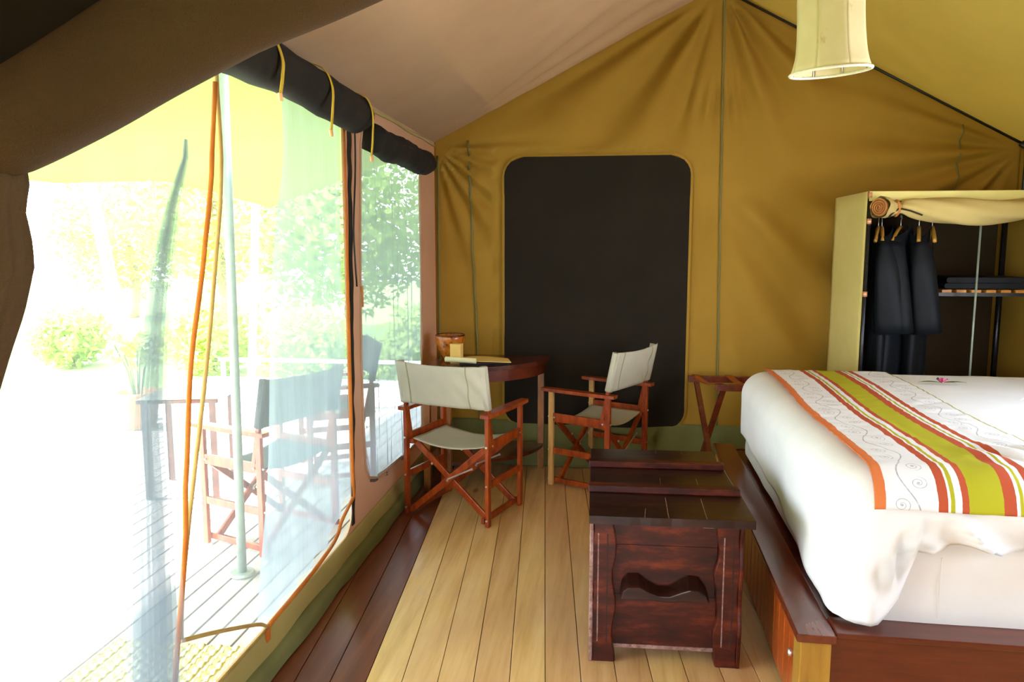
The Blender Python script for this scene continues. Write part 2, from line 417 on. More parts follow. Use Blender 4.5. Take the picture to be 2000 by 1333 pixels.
for k in range(-19, 24):
    cuts = [YN, YB]
    if k % 5 == 2: cuts = [YN, .7 + (k*1.37) % 1.2, YB]
    if k % 7 == 4: cuts = [YN, 4.55 + (k % 3)*.2, YB]
    for y0, y1 in zip(cuts, cuts[1:]):
        zt = -.001*random.random()
        bm = clip_board(k*bw+.0014, (k+1)*bw-.0014, y0+.001, y1-.001, zt)
        if len(bm.verts) < 4: bm.free(); continue
        xm = (g0 + bn*((k+.5)*bw)).x
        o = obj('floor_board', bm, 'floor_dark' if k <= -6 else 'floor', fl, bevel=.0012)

# ---- roof: two slopes
def roof_pt(side, a, s):
    """a along Y 0..1, s from eave 0 to ridge 1"""
    y = YN + (YB-YN)*a
    x0, z0 = (XL-.05, EL-.015) if side < 0 else (XR+.05, ER-.02)
    x = x0 + (XM-x0)*s; z = z0 + (RZ-z0)*s
    sag = -.035*sin(pi*s)*(1-.6*a)
    db = YB-y
    dx, dy = x-x0, db
    r = sqrt(dx*dx+dy*dy)+1e-5; th = atan2(dy, abs(dx))
    w = .020*sin(th*26+1.3*noise.noise(Vector((x, y, 0))))*math.exp(-(r-1.0)**2/.7)*sstep(0, .35, r)*(1-sstep(.55, .95, th))
    w *= sstep(0, .12, db)*(1 if side < 0 else .25)
    w += .010*noise.noise(Vector((x*2.3, y*1.4, 3.1)))
    return Vector((x, y, z+sag*sstep(0, .2, db)+w))
rf = empty('ceiling', (0, 0, 0), kind='structure')
obj('roof_panel', grid(B(), 60, 140, lambda s, a: roof_pt(-1, a, s)), 'roof', rf, smooth=True, solid=.003)
obj('roof_panel', grid(B(), 60, 110, lambda s, a: roof_pt(1, a, s)), 'roof2', rf, smooth=True, solid=.003)
bm = B()

tube(bm, [(XL+.01, y, EL-.012+.004*sin(y*9)) for y in [YN+.1*i for i in range(68)]], .009, 6)
obj('eave_hem', bm, 'seam_l', rf, smooth=True)

# ---- back wall with stretched folds
def bw_top(x): return EL + (RZ-EL)*(x-XL)/(XM-XL) if x < XM else RZ + (ER-RZ)*(x-XM)/(XR-XM)
def bw_disp(x, z):
    d = 0
    # folds fanning from the ridge
    dx, dz = x-XM, RZ-z; r = sqrt(dx*dx+dz*dz)+1e-5; th = atan2(dx, dz)
    tl = sstep(.12, .35, -th); tr = sstep(.10, .3, th)
    d += .030*sin(-th*15+.6)*tl*1.5*sstep(.1, .4, r)*math.exp(-max(0, r-.9)**2/.5)*sstep(0, .1, abs(1.10+th))
    d += .030*sin(th*19+.8)*tr*1.5*sstep(.05, .25, r)*math.exp(-max(0, r-.35)**2/.45)
    # folds around the pole seam below the ridge
    q = r-.75; d += .022*sin(th*55)*math.exp(-q*q/.02)*math.exp(-th*th/.09)
    # from the left eave corner
    dx, dz = x-XL, (EL-.02)-z; r = sqrt(dx*dx+dz*dz)+1e-5; th = atan2(dz, dx)
    d += .026*sin(th*22)*sstep(.02, .2, r)*math.exp(-max(0, r-.35)**2/.35)*sstep(-.2, .05, th)*(1-sstep(1.25, 1.5, th))
    # from the right eave corner
    dx, dz = XR-x, (ER-.02)-z; r = sqrt(dx*dx+dz*dz)+1e-5; th = atan2(dz, dx)
    d += .030*sin(th*17+.5)*sstep(.02, .3, r)*math.exp(-max(0, r-.8)**2/.6)*sstep(-.5, -.3, th)*(1-sstep(.9, 1.3, th))
    # diagonal drag folds right of the dark window
    u = (x-.85)*.78+(z-1.85)*.62; v = -(x-.85)*.62+(z-1.85)*.78
    d += .028*sin(u*17+2.2*noise.noise(Vector((x*1.2, z*1.2, 7))))*sstep(.72, .95, x)*(1-sstep(1.7, 2.1, x))*sstep(.55, .85, z)*(1-sstep(1.75, 2.0, z))
    d += .014*sin((x*.3-z)*24)*math.exp(-(x+.85)**2/.03)*sstep(.7, 1, z)*(1-sstep(2.0, 2.2, z))
    # waviness
    d += .022*noise.noise(Vector((x*1.1, z*.8, 1.7)))+.010*noise.noise(Vector((x*3.1, z*2.1, 9)))
    ed = min(1, max(0, (x-XL)/.1), max(0, (XR-x)/.1))
    # keep the blind window flat
    if -.78 < x < .64 and .2 < z < 2.22: d *= .25
    return d*ed
NX, NZ = 200, 150
wbk = empty('wall_back', (0, 0, 0), kind='structure')
def bwp(a, b):
    x = XL + (XR-XL)*a; z = (bw_top(x)+.03)*b
    d = bw_disp(x, z)*sstep(0, .10, bw_top(x)-z)
    flare = .16*(1-sstep(0, .38, z))*sstep(0, 1, (XR-x)/(XR-XL)*1.6)      # the foot is pegged in towards the room
    return Vector((x, YB-d-flare*.5-.03, z))
obj('canvas', grid(B(), NX, NZ, bwp), 'wall', wbk, smooth=True, solid=.003)
def seam_strip(px0, x0, z0, x1, z1, w, mat, name='seam'):
    bm = B(); n = 40
    def f(a, b):
        z = z0+(z1-z0)*b; x = x0+(x1-x0)*b+(a-.5)*w
        zz = min(z, bw_top(x)-.01); p = bwp((x-XL)/(XR-XL), zz/bw_top(x)); return p+Vector((0, -.009, 0))
    return obj(name, grid(bm, 1, n, f), mat, wbk, smooth=True, solid=.002)
seam_strip(0, .78, .30, XM+.02, RZ-.05, .014, 'seam')
seam_strip(0, -.90, .30, -.97, 2.25, .016, 'seam')
seam_strip(0, -1.195, .30, -1.19, 2.15, .018, 'seam')
seam_strip(0, 2.20, .4, 2.27, 2.30, .010, 'seam')
# green ground skirt along the back wall
def skirt(a, b):
    x = XL+.03 + (XR-XL-.05)*a
    zz = .30*(1-b); k = b
    base = bwp((x-XL)/(XR-XL), max(0, zz)/bw_top(x)).y
    y = base-.012-.055*k*k-.012*abs(sin(x*7.3+2*noise.noise(Vector((x*2, b, 0)))))*k
    return Vector((x, y, zz+.004))
obj('ground_skirt', grid(B(), 160, 14, skirt), 'skirt', wbk, smooth=True, solid=.003)

# ---- blind window in the back wall
w3 = empty('window_3', (-.08, YB-.05, 1.2), kind='structure')
ol = rrect(-.732, .252, .570, 2.175, .15)
il = rrect(-.715, .268, .553, 2.158, .135)
bm = B(); holed(bm, [(x+.08, 0, z-1.2) for x, z in ol], [[(x+.08, -.003, z-1.2) for x, z in il]]); obj('window_hem', bm, 'wall', w3, solid=.006)
bm = B()
def scr(a, b):
    x = -.717+1.272*a; z = .266+1.894*b
    # round the corners by pulling rows in
    ez = min(z-.266, 2.160-z); r = .135
    ins = r-sqrt(max(0, r*r-(r-ez)**2)) if ez < r else 0
    x = -.717+ins + (1.272-2*ins)*a
    return Vector((x+.08, -.008-.006*sin(x*21)*sin(b*pi)-.004*noise.noise(Vector((x*3, z*2, 4))), z-1.2))
obj('screen', grid(bm, 60, 60, scr), 'screen', w3, smooth=True)

# ---- left wall: canvas with the door opening and the side window
D0, D1, DZ0, DZ1 = 0.95, 3.50, .165, 2.20
wl = empty('wall_left', (XL, 0, 0), kind='structure')
door_hole = rrect(D0, DZ0, D1, DZ1, .12)
win_hole = [(3.80, 2.15), (3.76, 2.05), (3.72, 1.6), (3.69, 1.0), (3.70, .62), (3.72, .42), (3.78, .345), (3.88, .315), (4.05, .298),
            (4.6, .27), (4.86, .275), (4.94, .36), (4.96, .8), (4.975, 2.05), (4.95, 2.12), (4.90, 2.15)][::-1]
bm = B(); holed(bm, [(0, YN, 0.05), (0, YB, .05), (0, YB, EL+.03), (0, YN, EL+.03)],
                [[(0, a, b) for a, b in door_hole], [(0, a, b) for a, b in win_hole]])
obj('canvas', bm, 'wall_l', wl, solid=.006)
def edge_tube(name, pts, r, mat, parent, org=(XL, 0, 0)):
    bm = B(); tube(bm, [Vector(p)-Vector(org) for p in pts], r, 8); return obj(name, bm, mat, parent, smooth=True)
# lower band swelling inwards above the sill board, with the crease at its foot
def band(a, b):
    y = YN + (YB-.05-YN)*a
    z = .165-.165*b
    x = .006+.012*sin(b*pi)+.008*noise.noise(Vector((y*2.1, b*2, 5)))
    return Vector((x, y, z))
obj('lower_band', grid(B(), 120, 8, band), 'band', wl, smooth=True, solid=.002)
def foot(a, b):
    y = YN + (YB-.12-YN)*a
    wob = .012*noise.noise(Vector((y*3, 0, 2)))
    th = b*pi*1.15
    return Vector((.012+.045*b+wob+.012*sin(th*1.0), y, max(.004, .075*(1-b)+.012*sin(th)*1.0+wob*.5)))
obj('ground_skirt', grid(B(), 160, 10, foot), 'skirt', wl, smooth=True, solid=.003)
edge_tube('window_hem', [(XL+.004, a, b) for a, b in win_hole+win_hole[:1]], .008, 'wall_l', wl)
# black zip tape down the strip, slightly frayed
bm = B()
def tape(a, b):
    z = 2.205-2.01*b; y = 3.585-.085*b**1.5 + (a-.5)*(.045+.014*sin(b*60)*noise.noise(Vector((0, 0, b*9))))+.006*noise.noise(Vector((1, 1, b*22)))
    return Vector((.008+.006*noise.noise(Vector((3, a, b*18))), y, z))
obj('zip_tape', grid(bm, 2, 90, tape), 'black_cloth', wl, solid=.003)
bm = B(); box(bm, (.004, 3.70, 1.245), (.012, 3.73, 1.35)); obj('toggle_tab', bm, 'roll_end', wl)
bm = B(); box(bm, (.004, 5.12, 2.02), (.014, 5.135, 2.09)); obj('toggle_tab', bm, 'black', wl)

# ---- right wall
def rw(a, b):
    y = YN+(YB-YN)*a; z = (ER+.03)*b
    return Vector((XR+.012*noise.noise(Vector((y*2, z, 3)))*sin(pi*b), y, z))
wr = empty('wall_right', (XR, 0, 0), kind='structure')
rh = rrect(1.20, .90, 3.40, 1.85, .12)  # out-of-view opening, added to bring light onto the bed top
bm = B(); holed(bm, [(0, YN, 0), (0, YB, 0), (0, YB, ER+.03), (0, YN, ER+.03)], [[(0, a, b) for a, b in rh]])
obj('canvas', bm, 'wall', wr, solid=.006)
w4 = empty('window_added_light', (XR, 2.2, 0), kind='structure')  # net of the added, unseen light opening
obj('net_panel', grid(B(), 30, 12, lambda a, b: Vector((.008+.006*sin(a*40), (1.19+2.22*a)-2.2, .89+.97*b))), 'net', w4, smooth=True)

wb_ = empty('wall_behind_light_gap', (0, YN, 0), kind='structure')  # unseen wall behind the camera; its opening is added to admit light
bm = B(); holed(bm, [(XL, 0, 0), (XR, 0, 0), (XR, 0, ER), (XM, 0, RZ), (XL, 0, EL)][::-1], [[(x, 0, z) for x, z in rrect(-.30, .05, .50, 1.80, .1)]]); obj('canvas', bm, 'wall', wb_, solid=.006)

# ---- partition in front of the camera, above the tied-back flap
wf = empty('wall_front', (0, .93, 0), kind='structure')
low = [(-1.21, 1.62), (-.95, 1.66), (-.76, 1.72), (-.65, 1.765), (-.45, 1.87), (-.3, 1.93), (0, 2.09), (.3, 2.30), (.72, 2.72)]
pts = [(x, 0, z) for x, z in low] + [(.72, 0, RZ-.03), (-1.21, 0, EL-.02)]
bm = B(); holed(bm, pts, []); obj('canvas', bm, 'unlit_tone_canvas', wf, solid=.006)

# ================================================================== NET DOOR (door opening in the left wall)
d1 = empty('door_1', (XL, 2.2, 0), kind='structure')
DO = Vector((XL, 2.2, 0))
# left panel: from the near jamb to its orange-piped edge (y as a function of z)
lead = [(2.10, 2.315), (1.60, 2.27), (1.20, 2.185), (.95, 2.12), (.80, 2.09), (.65, 2.03), (.45, 2.04), (.30, 2.055), (.02, 1.95)][::-1]
lead = sorted([(z, y) for z, y in [(at(px, py, x=XL).z, at(px, py, x=XL).y) for px, py in
        ((410, 150), (409, 230), (402, 340), (385, 470), (375, 600), (362, 730), (352, 860), (345, 960), (350, 1060), (346, 1170), (333, 1290), (326, 1345))]])
LE = lambda z: interp(lead, z)
def fold_off(y, z):
    return 0
def lp(a, b):
    z = .03 + (2.20-.03)*b
    e = LE(z); y0 = D0-.02
    y = y0 + (e-y0)*a
    d = .012*sin(y*31+2*sin(z*2))+.010*noise.noise(Vector((y*4, z*1.2, 2)))
    return Vector((.012+d*.8*(1-a*.5), y, z))-Vector((0, 2.2, 0))
obj('net_panel', grid(B(), 90, 40, lp), 'net', d1, smooth=True)
# gathered bunch of the left panel: tight S-folds, many layers deep
gl = sorted([(p.z, p.y) for p in [at(px, py, x=XL) for px, py in ((345, 300), (318, 400), (300, 500), (286, 620), (276, 720), (270, 800), (272, 900), (276, 1000), (280, 1100), (284, 1200), (286, 1345))]])
def bunch(a, b):
    z = .03+1.82*b; c = interp(gl, z); wd = interp([(0, .14), (.8, .11), (1.3, .07), (1.6, .045), (1.85, .010)], z)
    ph = a*2*pi*3.0
    y = c + wd*(a-.5)*1.5 + (wd/.1)*(.022*sin(ph*2+z*1.3) + .02*noise.noise(Vector((a*3, z*1.5, 1))))
    return Vector((.030+.022*(wd/.1)*cos(ph*2+z*1.3), y, z))-Vector((0, 2.2, 0))
obj('net_gather', grid(B(), 140, 36, bunch), 'net_g', d1, smooth=True)
# right panel from its own piped edge to the far jamb, hem lifted at the bottom
redge = sorted([(p.z, p.y) for p in [at(px, py, x=XL) for px, py in ((415, 165), (424, 300), (422, 400), (412, 520), (402, 640), (390, 760), (376, 880), (362, 1000), (352, 1100), (345, 1180), (345, 1250))]])
hem = sorted([(p.y, p.z) for p in [at(px, py, x=XL) for px, py in ((345, 1252), (400, 1238), (460, 1226), (500, 1220), (515, 1225), (560, 1172), (605, 1118), (640, 1070), (655, 1042), (662, 1018))]]) + [(3.5, .34)]
RE = lambda z: interp(redge, z)
def rp_(a, b):
    y1 = D1+.01
    # bottom row follows the hem, upper rows straighten
    y = RE(.41) + (y1-RE(.41))*a
    zb = interp(hem, y); z = zb + (2.20-zb)*b
    y = RE(max(z, .42)) + (y1-RE(max(z, .42)))*a
    if b == 0: z = interp(hem, y)
    d = .010*sin(y*26+1.5*sin(z*2.2))+.012*noise.noise(Vector((y*3, z, 8)))
    return Vector((.010+d*.6*sin(min(1, a*6)*pi/2), y, z))-Vector((0, 2.2, 0))
obj('net_panel', grid(B(), 80, 46, rp_), 'net', d1, smooth=True)
# second, denser layer on the far third
sl_ = sorted([(p.z, p.y) for p in [at(px, py, x=XL) for px, py in ((560, 200), (548, 400), (540, 600), (532, 740), (526, 860), (520, 1000), (516, 1120), (514, 1222))]])
def dp(a, b):
    y1 = D1+.015
    yb = interp(sl_, .18) + (y1-interp(sl_, .18))*a
    zb = interp(hem, yb)+.004; z = zb+(2.15-zb)*b
    y0 = interp(sl_, z); y = y0+(y1-y0)*a
    return Vector((-.012+.010*sin(y*34+sin(z*3))+.01*noise.noise(Vector((y*5, z*1.1, 5))), y, z))-Vector((0, 2.2, 0))
obj('net_lining', grid(B(), 60, 30, dp), 'net2', d1, smooth=True)
# piping
pl = [Vector((.020+.006*sin(z*9), LE(z)-2.2, z)) for z in [.02+.07*i for i in range(30)]]
bm = B(); tube(bm, pl, .0078, 8); obj('piping', bm, 'pipe', d1, smooth=True)
pl = [Vector((.014, RE(z)-2.2, z)) for z in [.42+.07*i for i in range(25)]]
bm = B(); tube(bm, pl, .007, 8); obj('piping', bm, 'pipe2', d1, smooth=True)
pl = smooth_path([Vector((.012, y-2.2, z)) for y, z in hem if y <= interp(hem, 9) or True][:5], 4)
hp = [Vector((.014, y-2.2, z)) for y, z in hem]
k5 = [i for i, (y, z) in enumerate(hem) if z < .19][0]
bm = B(); tube(bm, smooth_path(hp[:5], 4), .007, 8); obj('hem_piping', bm, 'pipe2', d1, smooth=True)
bm = B(); tube(bm, smooth_path(hp[4:], 5)+[Vector((.014, D1-.012-2.2, z)) for z in (.5, .9, 1.3, 1.7, 2.14)], .0085, 8); obj('piping', bm, 'pipe', d1, smooth=True)
bm = B(); tube(bm, [Vector((.01, y-2.2, .166)) for y in (1.1, 1.6, 2.1, 2.55)], .006, 6); obj('sill_piping', bm, 'pipe2', d1, smooth=True)
bm = B(); box(bm, (.012, 2.50-2.2, .12), (.020, 2.53-2.2, .165)); obj('zip_pull', bm, 'pipe', d1)

# ---- side window net
w2 = empty('window_2', (XL, 4.3, 0), kind='structure')
rows = [(2.16, 3.79, 4.97), (2.05, 3.74, 4.98), (1.6, 3.70, 4.975), (1.0, 3.67, 4.97), (.62, 3.68, 4.97), (.42, 3.70, 4.965), (.36, 3.74, 4.95), (.31, 3.80, 4.93), (.265, 4.0, 4.9)][::-1]
def wp(a, b):
    z = .262+1.90*b**1.25
    y0 = interp([(r[0], r[1]) for r in rows], z); y1 = interp([(r[0], r[2]) for r in rows], z)
    y = y0+(y1-y0)*a
    return Vector((-.008+.006*sin(y*60)+.012*noise.noise(Vector((y*9, z*1.5, 5)))*(1+1.2*(z < .6)), y-4.3, z))
obj('net_panel', grid(B(), 70, 50, wp), 'net3', w2, smooth=True)

# ================================================================== OUTSIDE
gz = -.38
bm = B(); grid(bm, 40, 40, lambda a, b: Vector((-40+44*a, -12+52*b, gz+.12*noise.noise(Vector((a*9, b*9, 0)))-(.0 if a < .8 else 0))))
tag(obj('ground', bm, 'grass', smooth=True), kind='structure')
dk = empty('deck', (0, 0, 0), kind='structure')
bm = B(); box(bm, (-4.75, -2.0, -.20), (XL-.03, 8.6, -.07)); obj('deck_frame', bm, 'gap', dk)
dme = None
for k in range(36):
    x1 = XL-.025-k*.0985; bm = None
    if dme is None:
        bm = B(); box(bm, (-.0445, -2.0, -.0275), (.0445, 8.6, 0)); o = obj('deck_board', bm, 'deck', dk, bevel=.002); dme = o
    else:
        o = dme.copy(); COL.objects.link(o); o.parent = dk
    o.location = (x1-.0445, 0, -.006-.001*random.random())
# awning over the deck (one cloth with drooping corner)
def aw(a, b):
    # a: 0 at tent eave .. 1 at outer edge ; b: near .. far
    y = -2.0+10.4*b
    xo = -4.55 + .75*sstep(6.0, 8.2, y)
    x = XL+.05 + (xo-XL-.05)*a
    z = 2.78-.62*a - .10*sin(pi*a)
    zo = interp([(-2, 2.15), (2, 2.10), (6.0, 2.06), (7.0, 2.17), (7.9, 2.03), (8.4, 1.97)], y)
    z += (zo-2.16)*a*a
    z += .12*(1-a)*0 + .02*noise.noise(Vector((x, y*1.3, 2)))
    z += .10*sstep(.75, 1, b)*sin(pi*(1-a))
    return Vector((x, y, z))
tag(obj('awning', grid(B(), 30, 80, aw), 'lime', smooth=True, solid=.003),
    'pale lime green canvas awning stretched over the wooden deck outside', 'awning')
def pole(name, pts, r, mat, label, cat='pole', seg=12, group=None):
    bm = B(); p0 = Vector(pts[0]); tube(bm, [Vector(p)-p0 for p in pts], r, seg)
    o = empty(name, p0, label=label, cat=cat, group=group); obj('shaft', bm, mat, o, smooth=True)
    return o
o = pole('awning_pole', [(-1.70, 3.31, .0), (-1.685, 3.30, 1.2), (-1.67, 3.29, 2.72)], .021, 'pole_grey', 'grey-green metal pole standing on the deck just outside the net door')
bm = B(); lathe(bm, [(0, .012), (.055, .012), (.06, .0), (.0, .0)], 20); obj('base_plate', bm, 'pole_grey', o)
o = pole('awning_pole', [(-4.15, 6.3, 0), (-4.36, 6.4, 1.0), (-4.62, 6.5, 2.13)], .055, 'pine_pole', 'slanting yellowish wooden pole holding the awning beside the potted plant')
bm = B(); tube(bm, [(0, 0, .0), (0, 0, .02)], .06, 14); obj('base_collar', bm, 'pine_pole', o)
o = pole('awning_pole', [(-4.05, 8.25, gz), (-3.95, 8.22, .8), (-3.86, 8.2, 2.02)], .045, 'pine_pole', 'thin pale pole under the drooping far corner of the awning')
bm = B(); tube(bm, [(0, 0, .0), (0, 0, .02)], .06, 14); obj('base_collar', bm, 'pine_pole', o)
# low rail at the deck end
rl = empty('low_railing', (-3.4, 8.62, 0), label='low white horizontal rail along the far end of the deck', cat='railing')
bm = B(); beam(bm, (-1.2, 0, .20), (2.0, 0, .20), .04, .03); obj('top_rail', bm, 'rail', rl)
for x in (-1.15, 1.95):
    bm = B(); box(bm, (x-.02, -.02, -.07), (x+.02, .02, .18)); obj('rail_post', bm, 'rail', rl)
# doormat
mp_ = at(430, 1290, z=0)
bm = B()
def mt(a, b):
    x = -.62*a; y = .80*b
    return Vector((x, y, .010+.012*abs(sin(a*56))*abs(sin(b*60+(int(a*18) % 2)*1.57))))
grid(bm, 90, 110, mt)
o = obj('doormat', bm, 'mat', smooth=True, solid=.006); o.location = (XL-.05, 1.84, 0)
tag(o, 'woven straw doormat lying on the deck at the net door threshold', 'doormat')

def leafset(bm, org, rad, n, size, seed, squash=1.0, shell=.35):
    rnd = random.Random(seed); org = Vector(org)
    for _ in range(n):
        d = Vector((rnd.gauss(0, 1), rnd.gauss(0, 1), rnd.gauss(0, 1))).normalized()
        r = rad*(shell+(1-shell)*rnd.random()**.5)*(1+.35*noise.noise(d*2.1+org))
        p = org+Vector((d.x*r, d.y*r, d.z*r*squash))
        a = Vector((rnd.gauss(0, 1), rnd.gauss(0, 1), rnd.gauss(0, .6))).normalized(); b = a.cross(d)
        if b.length < .05: continue
        b.normalize(); s = size*(.6+.8*rnd.random())
        v = [bm.verts.new(p+a*s), bm.verts.new(p+b*s*.42), bm.verts.new(p-a*s), bm.verts.new(p-b*s*.42)]
        bm.faces.new(v)
trees = [(-8.2, 15.5, 4.0, 2.0, 'leaf', 'broad bright green tree filling the garden behind the awning corner'),
         (-4.6, 13.2, 3.2, 1.75, 'leaf2', 'darker leafy tree behind the outdoor chairs beyond the deck'),
         (-12.8, 19.5, 3.4, 2.0, 'leaf', 'tall pale tree far beyond the two wooden awning poles'),
         (-.9, 12.4, 3.0, 1.8, 'leaf2', 'deep green tree seen through the side window net')]
for k, (x, y, h, r, m, lb) in enumerate(trees):
    t = empty('garden_tree', (x, y, gz), label=lb, cat='tree')
    bm = B(); tube(bm, smooth_path([(0, 0, -.05), (.08, .05, h*.3), (-.05, .02, h*.6), (.05, 0, h*.9)], 3), [.14, .13, .13, .12, .11, .1, .09, .08, .07, .05][:10], 8); obj('trunk', bm, 'bark', t, smooth=True)
    bm = B(); leafset(bm, (0, 0, h*.72), r, 5200, .10, 11+k, .95)
    tag(obj('foliage', bm, m, t), kind='stuff')
for k, (x, y, r, m, lb) in enumerate([(-5.9, 10.9, .75, 'leaf', 'round light green bush just past the far end of the deck'),
                                  (-4.1, 10.2, .7, 'leaf', 'low bright bush behind the white rail'),
                                  (-2.3, 9.9, .75, 'leaf2', 'dark bush behind the outdoor chairs'),
                                  (-8.6, 11.4, .6, 'leaf', 'small sunlit bush on the open lawn')]):
    t = empty('garden_bush', (x, y, gz), label=lb, cat='bush')
    bm = B(); tube(bm, [(0, 0, -.03), (0, 0, .4)], .05, 6); obj('stem', bm, 'bark', t)
    bm = B(); leafset(bm, (0, 0, r*.75), r, 2000, .07, 40+k, .8); tag(obj('foliage', bm, m, t), kind='stuff')
# potted plant
pt = empty('potted_plant', (-3.98, 6.05, 0), label='clay pot with an upright leafy plant at the foot of the slanting wooden pole', cat='plant')
bm = B(); lathe(bm, [(0, 0), (.13, 0), (.17, .27), (.185, .27), (.185, .31), (.165, .31), (.155, .26), (0, .25)], 28); obj('pot', bm, 'terra', pt, smooth=True)
bm = B(); lathe(bm, [(.158, .262), (.08, .275), (0, .28)], 20); obj('soil', bm, 'soil', pt)
bm = B()
for k in range(7):
    a = k*.9; tube(bm, [(0.03*cos(a), .03*sin(a), .26), (.07*cos(a), .07*sin(a), .5), (.16*cos(a), .16*sin(a), .68+.04*(k % 3))], .006, 5)
obj('stem', bm, 'stem', pt)
bm = B()
for k in range(7):
    a = k*.9; leafset(bm, (.13*cos(a), .13*sin(a), .64+.04*(k % 3)), .13, 26, .055, 70+k)
tag(obj('foliage', bm, 'leaf', pt), kind='stuff')

# ================================================================== DIRECTOR'S CHAIR
def make_chair(name, label, wd='chairwood', sling='sling', legmat=None, sling_seat=None):
    t = empty(name, (0, 0, 0), label=label, cat='chair')
    HW, HD = .265, .205
    for sx_ in (-1, 1):
        for sy, zt in ((-1, .62), (1, .62)):
            bm = B(); beam(bm, (sx_*HW, sy*HD, 0), (sx_*HW, sy*HD, zt), .022, .036, (1, 0, 0)); obj('leg', bm, (legmat or wd) if sy > 0 else wd, t, bevel=.003)
        bm = B()
        out = []
        for k in range(13):
            u = k/12; y = -.255+.53*u; w = .024+.010*sin(u*pi)**.6+(.006 if u < .1 else 0); out.append((sx_*HW+w, y, .62))
        for k in range(12, -1, -1):
            u = k/12; y = -.255+.53*u; w = .024+.010*sin(u*pi)**.6; out.append((sx_*HW-w, y, .62))
        prism(bm, out, (0, 0, .022)); obj('armrest', bm, wd, t, bevel=.003)
        for z, h in ((.455, .052), (.235, .040)):
            bm = B(); beam(bm, (sx_*HW, -HD+.012, z), (sx_*HW, HD-.012, z), h, .018, (0, 0, 1)); obj('side_rail', bm, wd, t, bevel=.003)
        # seat rail that carries the sling
        bm = B(); beam(bm, (sx_*(HW-.028), -.20, .43), (sx_*(HW-.028), .20, .43), .026, .026, (0, 0, 1)); obj('seat_rail', bm, wd, t, bevel=.003)
        # back upright, raked backwards
        bm = B(); beam(bm, (sx_*HW*1.0, -HD+.045, .44), (sx_*HW, -HD-.050, .90), .020, .026, (1, 0, 0)); obj('back_upright', bm, wd, t, bevel=.003)
        # foot rail
        bm = B(); beam(bm, (sx_*(HW-.030), -HD-.01, .030), (sx_*(HW-.030), HD+.01, .030), .034, .020, (0, 0, 1)); obj('foot_rail', bm, wd, t, bevel=.003)
    # crossed braces, front and back pair
    for sy in (-1, 1):
        for sx_ in (-1, 1):
            y = sy*(HD-.035)+sx_*.011
            bm = B(); beam(bm, (sx_*(HW-.03), y, .030), (-sx_*(HW-.035), y, .425), .036, .019, (0, 0, 1)); obj('cross_brace', bm, wd, t, bevel=.003)
    # steel stays and rivets
    for sy in (-1, 1):
        bm = B(); beam(bm, (0.0, sy*(HD-.035)-.024, .235), (.16, sy*(HD-.035)-.024, .315), .009, .003, (0, 0, 1)); obj('steel_stay', bm, 'steel', t)
    bm = B()
    for sy in (-1, 1):
        for p in ((0, sy*(HD-.035)-.026, .228), (.16, sy*(HD-.035)-.027, .315), (-.10, sy*(HD-.035)-.024, .315)):
            tube(bm, [p, (p[0], p[1]-.005, p[2])], .007, 8)
        for sx_ in (-1, 1):
            for z in (.455, .235, .04): tube(bm, [(sx_*HW, sy*(HD+.018), z), (sx_*HW, sy*(HD+.023), z)], .006, 8)
            tube(bm, [(sx_*(HW+.012), sy*(HD-.03), .455), (sx_*(HW+.017), sy*(HD-.03), .455)], .006, 8)
    tag(obj('rivets', bm, 'steel', t), kind='stuff')
    # seat sling
    def seat(a, b):
        x = -HW+.03+(2*HW-.06)*a; y = -.185+.375*b
        return Vector((x, y, .447-.035*sin(pi*a)**.8+.004*noise.noise(Vector((x*9, y*9, 1)))))
    obj('seat', grid(B(), 24, 14, seat), sling_seat or sling, t, smooth=True, solid=.004)
    # backrest sling wraps round the uprights
    def back(a, b):
        z = .665+.245*b; yb = -HD+.045-.095*(z-.44)/.46
        x = (-HW-.020)+(2*HW+.040)*a
        y = yb-.018-.018*sin(pi*a)**.7 + .006*noise.noise(Vector((x*7, z*9, 4)))+.006*sin((x*1.2+z)*45)*sstep(.55, .8, a)*(1-sstep(.95, 1, a))
        return Vector((x, y, z-.012*sin(pi*a)*b))
    bk = obj('backrest', grid(B(), 40, 14, back), sling, t, smooth=True, solid=.005)
    for xs in (.13, .80):
        obj('stitched_seam', grid(B(), 1, 10, lambda a, b, xs=xs: back(xs+a*.012, b)+Vector((0, -.004, 0))), 'stitch', bk, solid=.002)
    for sx_ in (-1, 1):
        bm = B(); yt = -HD+.045
        tube(bm, [(sx_*HW, yt-.095*(z-.44)/.46, z) for z in (.665, .79, .905)], .024, 12, flat=lambda th, u: 1.0); obj('sling_pocket', bm, sling, bk, smooth=True)
    return t
M['stitch'] = cloth('sling_stitch', (.34, .29, .18), (.38, .33, .21))
def set_pose(t, x, y, th, z=0): t.location = (x, y, z); t.rotation_euler = (0, 0, th)
c1 = make_chair('directors_chair', 'folding wooden chair seen from behind, cream canvas back, beside the side window')
set_pose(c1, -.815, 4.335, radians(-19))
c2 = make_chair('directors_chair', 'folding wooden chair in side view with one pale leg, before the dark blind window', legmat='chairpale')
set_pose(c2, -.035, 5.00, radians(62))
c3 = make_chair('directors_chair', 'outdoor folding chair with a dark back sling standing on the deck behind the net', 'chairwood', 'sling_d')
set_pose(c3, -1.775, 3.83, radians(68))
c4 = copy_tree(c3); c4['label'] = 'second outdoor folding chair farther along the deck, mostly hidden by the net lining'
set_pose(c4, -1.84, 5.00, radians(118))
